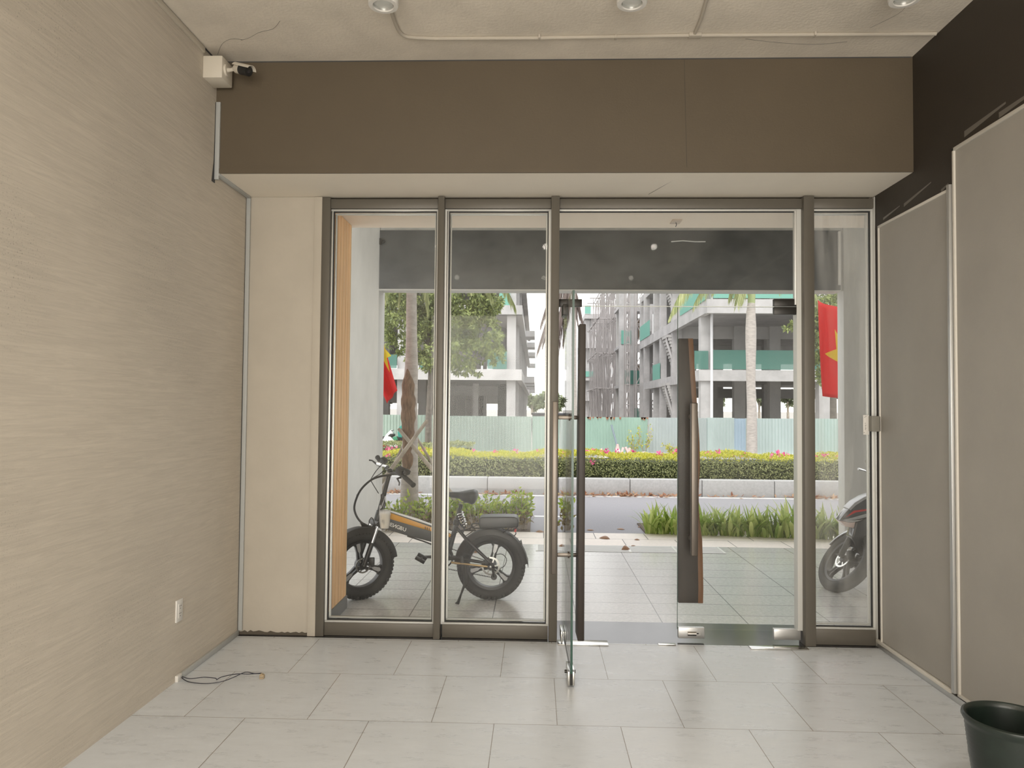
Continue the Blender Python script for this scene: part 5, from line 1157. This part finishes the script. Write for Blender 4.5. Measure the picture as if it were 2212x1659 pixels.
# rear pad and rack
MB().prism([bp(a, b, -.09) for a, b in ((1034, 1121), (1039, 1117.5), (1060, 1116.5), (1095, 1116.5), (1113, 1117), (1119, 1121), (1120, 1130), (1119, 1140), (1036, 1142), (1034, 1134))], (0, .18, 0)).build('rack_pad', M['seat'], eb_, .018, 4)
rk = MB()
for s in (-1, 1): rk.tube(spline([bp(1120, 1136, s*.07), bp(1070, 1141, s*.07), bp(1036, 1141, s*.07), bp(1022, 1140, s*.06), bp(1019, 1134, s*.05), bp(1024, 1131, s*.05), bp(1040, 1132, s*.05)], 4), .005, 8); rk.tube([bp(1019, 1136, s*.05), bp(1019, 1136, 0)], .005, 8); rk.tube([bp(1113, 1138, s*.07), bp(1062, 1215, s*.092)] if False else [bp(1100, 1141, s*.06), bp(1086, 1152, s*.05)], .004, 8); rk.tube([bp(1084, 1142, s*.06), bp(1104, 1148, s*.05), bp(1116, 1140, s*.05)], .004, 8); rk.tube([bp(1026, 1144, s*.05), bp(1006, 1158, s*.06)], .004, 8)
rk.build('rack_frame', M['black_pl'], eb_)
tl = MB().box(tuple(bp(1111, 1148)+Vector((0, -.03, 0))), tuple(bp(1115.5, 1140)+Vector((0, .03, 0)))).build('tail_light', M['red'], eb_, .003)
MB().tube(spline([bp(1114, 1148), bp(1114, 1154), bp(1109, 1158), bp(1106, 1155)], 4), .004, 6).build('tail_light_wire', M['black_pl'], eb_)
MB().prism([bp(1119, 1174, -.03), bp(1126, 1168, -.03), bp(1129, 1182, -.03), bp(1126, 1183, -.03)], (0, .06, 0)).build('rear_reflector', M['black_pl'], eb_, .003)
# drink cup in a clear bag hanging from the handlepost
q0 = bp(831, 1140, -.10); q1 = bp(831, 1108, -.10)
cup = thing('drink_cup', 'cream paper drink cup in a clear bag hanging from the bicycle handlepost', 'cup', q0)
MB().lathe([(0, 0), (.030, 0), (.0385, q1.z-q0.z), (.040, q1.z-q0.z+.003), (.0375, q1.z-q0.z+.004), (.030, .006), (0, .006)], q0, n=28).build('cup_body', M['cup'], cup)
MB().lathe([(.0405, q1.z-q0.z-.002), (.0405, q1.z-q0.z+.006), (0, q1.z-q0.z+.008)], q0, n=28).build('cup_lid', M['whitepaint'], cup)
lb = MB(); 
for k in range(2): lb.box((q0.x-.014+.012*k, q0.y-.0375, q0.z+.045-.012*k), (q0.x-.008+.012*k, q0.y-.0350, q0.z+.065))
lb.build('printed_mark', M['frame_gr'], cup)
hgk = bp(832, 1072, -.03); bgm = MB()
for s in (-1, 1): bgm.tube(spline([q0+Vector((s*.042, 0, .10)), q0+Vector((s*.040, 0, .17)), (q0+hgk)/2+Vector((s*.030, 0, .03)), hgk], 5), [.012]+[.007]*15, 8, flat=.4)
bgm.lathe([(0, -.004), (.033, -.003), (.042, .05), (.0435, .12), (.044, .135)], q0, n=20); bgm.build('clear_bag', M['bag'], cup)

# ================================================================== MOTORCYCLE AT THE RIGHT
YM = 6.25
mo = thing('motorcycle', 'black and silver motorcycle with turned front wheel at the right end pane', 'motorcycle', (3.2, YM, 0))
def mp(px, py, dy=0): return at(px, py, YM+dy)
RM = .292
nmw = Vector((-.78, -.12, .58)).normalized(); cm = mp(1830, 1212); cm.z = RM*math.sqrt(1-nmw.z**2)
wm, Xm, Zm, nm_ = wheel(mo, 'front_wheel', cm, -nmw, RM, .10, .205, (20, 92, 164, 236, 308), .085, -.045, knobs=False, blade=False)
fender(mo, cm, Xm, Zm, nm_, RM+.016, .12, 75, 165, M['gloss_black'])
hd_ = mp(1893, 1090, .12)
fk = MB()
for s in (-1, 1):
    a = cm+nm_*s*.075; b = Vector((hd_.x, hd_.y, hd_.z))+nm_*s*.075; fk.tube([a, a.lerp(b, .45)], .024, 12); fk.tube([a.lerp(b, .4), b], .016, 12)
fk.build('front_fork', M['black_pl'], mo)
q = cm-nm_*.05*1+Xm*.07+Zm*.05; MB().box(tuple(q-Vector((.03, .02, .035))), tuple(q+Vector((.03, .02, .035)))).build('brake_caliper', M['black_pl'], mo, .006)
def body(poly, th, m, nm, bev=.01, dy=0, par=None):
    return plate_px(poly, dy, th, Y=YM).build(nm, m, par or mo, bev, 3)
cw = body([(1808, 1123), (1822, 1105), (1838, 1088), (1853, 1077), (1875, 1067), (1893, 1062), (1920, 1064), (1935, 1085), (1925, 1106), (1880, 1113), (1850, 1121), (1825, 1124)], .11, M['gloss_black'], 'front_cowl', .012)
body([(1810, 1122), (1835, 1116), (1893, 1100), (1920, 1096), (1920, 1104), (1893, 1107), (1850, 1119), (1825, 1123)], .120, M['silverpaint'], 'silver_panel', .003, par=cw)
body([(1820, 1116), (1838, 1101), (1870, 1097), (1884, 1098), (1842, 1105)], .118, M['red'], 'red_stripe', .002, par=cw)
body([(1827, 1097), (1840, 1084), (1860, 1072), (1893, 1060), (1893, 1064), (1862, 1077), (1842, 1090), (1831, 1101)], .116, M['silverpaint'], 'upper_trim', .002, par=cw)
hl = body([(1810, 1124), (1822, 1136), (1840, 1139), (1845, 1131), (1862, 1122), (1830, 1123)], .10, mat('headlight_lens', (.75, .60, .55), .12, coat=.5), 'headlight', .006)
body([(1812, 1123), (1850, 1121), (1866, 1118), (1862, 1123), (1830, 1127)], .112, M['steel'], 'headlight_trim', .003)
body([(1842, 1125), (1893, 1107), (1925, 1103), (1950, 1150), (1952, 1200), (1930, 1222), (1893, 1213), (1874, 1207), (1862, 1209), (1846, 1190), (1833, 1158), (1836, 1150)], .13, M['gloss_black'], 'leg_shield', .015)
body([(1877, 1151), (1900, 1150), (1900, 1155), (1880, 1156)], .138, M['red'], 'red_accent', .002)
body([(1886, 1183), (1930, 1190), (1960, 1215), (1950, 1240), (1893, 1226), (1886, 1222)], .22, M['black_pl'], 'engine_cover', .02)
hb0 = mp(1900, 1035, .1)
MB().tube([mp(1880, 1008, -.12), hb0, mp(1925, 1005, .35)], .012, 10).build('handlebar', M['steel'], mo)
MB().tube([mp(1873, 996, -.22), mp(1892, 1012, -.10)], [.017, .015], 14).build('grip', M['silverpaint'], mo); MB().tube([mp(1930, 1000, .45), mp(1922, 1008, .33)], .016, 14).build('grip', M['rubber'], mo)
MB().tube([mp(1854, 1013, -.2), mp(1866, 1016, -.18), mp(1880, 1022, -.14), mp(1890, 1026, -.1)], [.010, .007, .009, .014], 10).build('brake_lever', M['chrome'], mo)
MB().tube([mp(1884, 1028, -.1), mp(1891, 1045, -.02), mp(1897, 1062, .05)], .006, 8).build('brake_hose', M['steel'], mo)
MB().tube([hb0, mp(1897, 1064, .05)], [.02, .03], 12).build('steering_stem', M['black_pl'], mo)
rw = Vector((4.05, YM+.08, RM)); wheel(mo, 'rear_wheel', rw, (0, -1, 0), RM, .095, .215, (18, 90, 162, 234, 306), .09, .05, knobs=False, blade=False)
mb = MB(); mb.prism([Vector((x, YM-.10, z)) for x, z in ((3.15, .62), (3.35, .72), (3.8, .74), (4.35, .90), (4.42, .86), (4.15, .62), (3.7, .52), (3.3, .40), (3.12, .42))], (0, .24, 0)); mb.build('rear_body', M['gloss_black'], mo, .03, 3)
mb = MB(); mb.prism([Vector((x, YM-.09, z)) for x, z in ((3.30, .725), (3.5, .76), (3.85, .80), (4.25, .90), (4.3, .87), (3.85, .74), (3.35, .70))], (0, .22, 0)); mb.build('seat', M['seat'], mo, .015, 3)
mb = MB(); mb.prism([Vector((x, YM-.08, z)) for x, z in ((3.05, .2), (3.5, .18), (3.75, .3), (3.6, .45), (3.1, .48))], (0, .22, 0)); mb.build('engine', M['black_pl'], mo, .02)
MB().tube([Vector((3.1, YM-.12, .2)), Vector((3.6, YM-.14, .2)), Vector((4.25, YM-.16, .36))], [.018, .03, .05], 14).build('exhaust', M['steel'], mo)
MB().tube([Vector((3.6, YM+.14, .28)), rw+Vector((0, .07, 0))], .025, 10).build('swing_arm', M['black_pl'], mo)
MB().tube([Vector((3.35, YM-.1, .22)), Vector((3.42, YM-.26, .01))], .010, 8).build('side_stand', M['black_pl'], mo)

# ================================================================== FAR SCOOTER
YS = 23.4; s0 = at(845, 960, YS)
sc2 = thing('motor_scooter', 'white and red scooter parked by the fence, left of the ringed palm', 'scooter', (s0.x, YS, -.02))
def sp2(poly, th, m, nm, par=sc2): return plate_px(poly, 0, th, Y=YS).build(nm, M[m] if isinstance(m, str) else m, par, .02, 2)
for px in (830, 890):
    c = at(px, 962, YS); c.z = .26; mb = MB(); ring(mb, c, *frame_of((0, -1, 0)), [(.27, -.05), (.27, .05), (.19, .05), (.19, -.05)], 28); mb.cyl(c-Vector((0, .04, 0)), c+Vector((0, .04, 0)), .18, 16); mb.build('wheel', M['rubber'], sc2)
sp2([(821, 960), (826, 956), (834, 955), (840, 960), (838, 965), (826, 964)], .16, 'red', 'front_fender')
sp2([(828, 951), (834, 941), (845, 943), (852, 950), (862, 958), (860, 966), (842, 964), (834, 958)], .3, 'whitepaint', 'body_panel')
sp2([(829, 947), (838, 935), (846, 928), (851, 932), (850, 940), (842, 944), (832, 947)], .2, 'whitepaint', 'front_cowl')
sp2([(833, 946), (845, 936), (853, 937), (853, 942), (842, 946)], .22, 'black_pl', 'dark_visor')
sp2([(852, 944), (868, 942), (885, 946), (888, 956), (868, 958), (856, 952)], .26, 'black_pl', 'seat')
sp2([(854, 954), (870, 951), (871, 957), (858, 962)], .31, 'red', 'red_side_panel')
sp2([(850, 944), (858, 942), (862, 950), (852, 951)], .32, mat('green_cloth', (.06, .30, .16), .8), 'green_cover')
sp2([(864, 922), (870, 918), (873, 930), (872, 945), (862, 944), (861, 934)], .35, mat('teal_bag', (.05, .32, .26), .8), 'delivery_bag')
MB().tube([at(846, 930, YS-.3), at(849, 931, YS), at(850, 929, YS+.3)], .015, 8).build('handlebar', M['black_pl'], sc2)
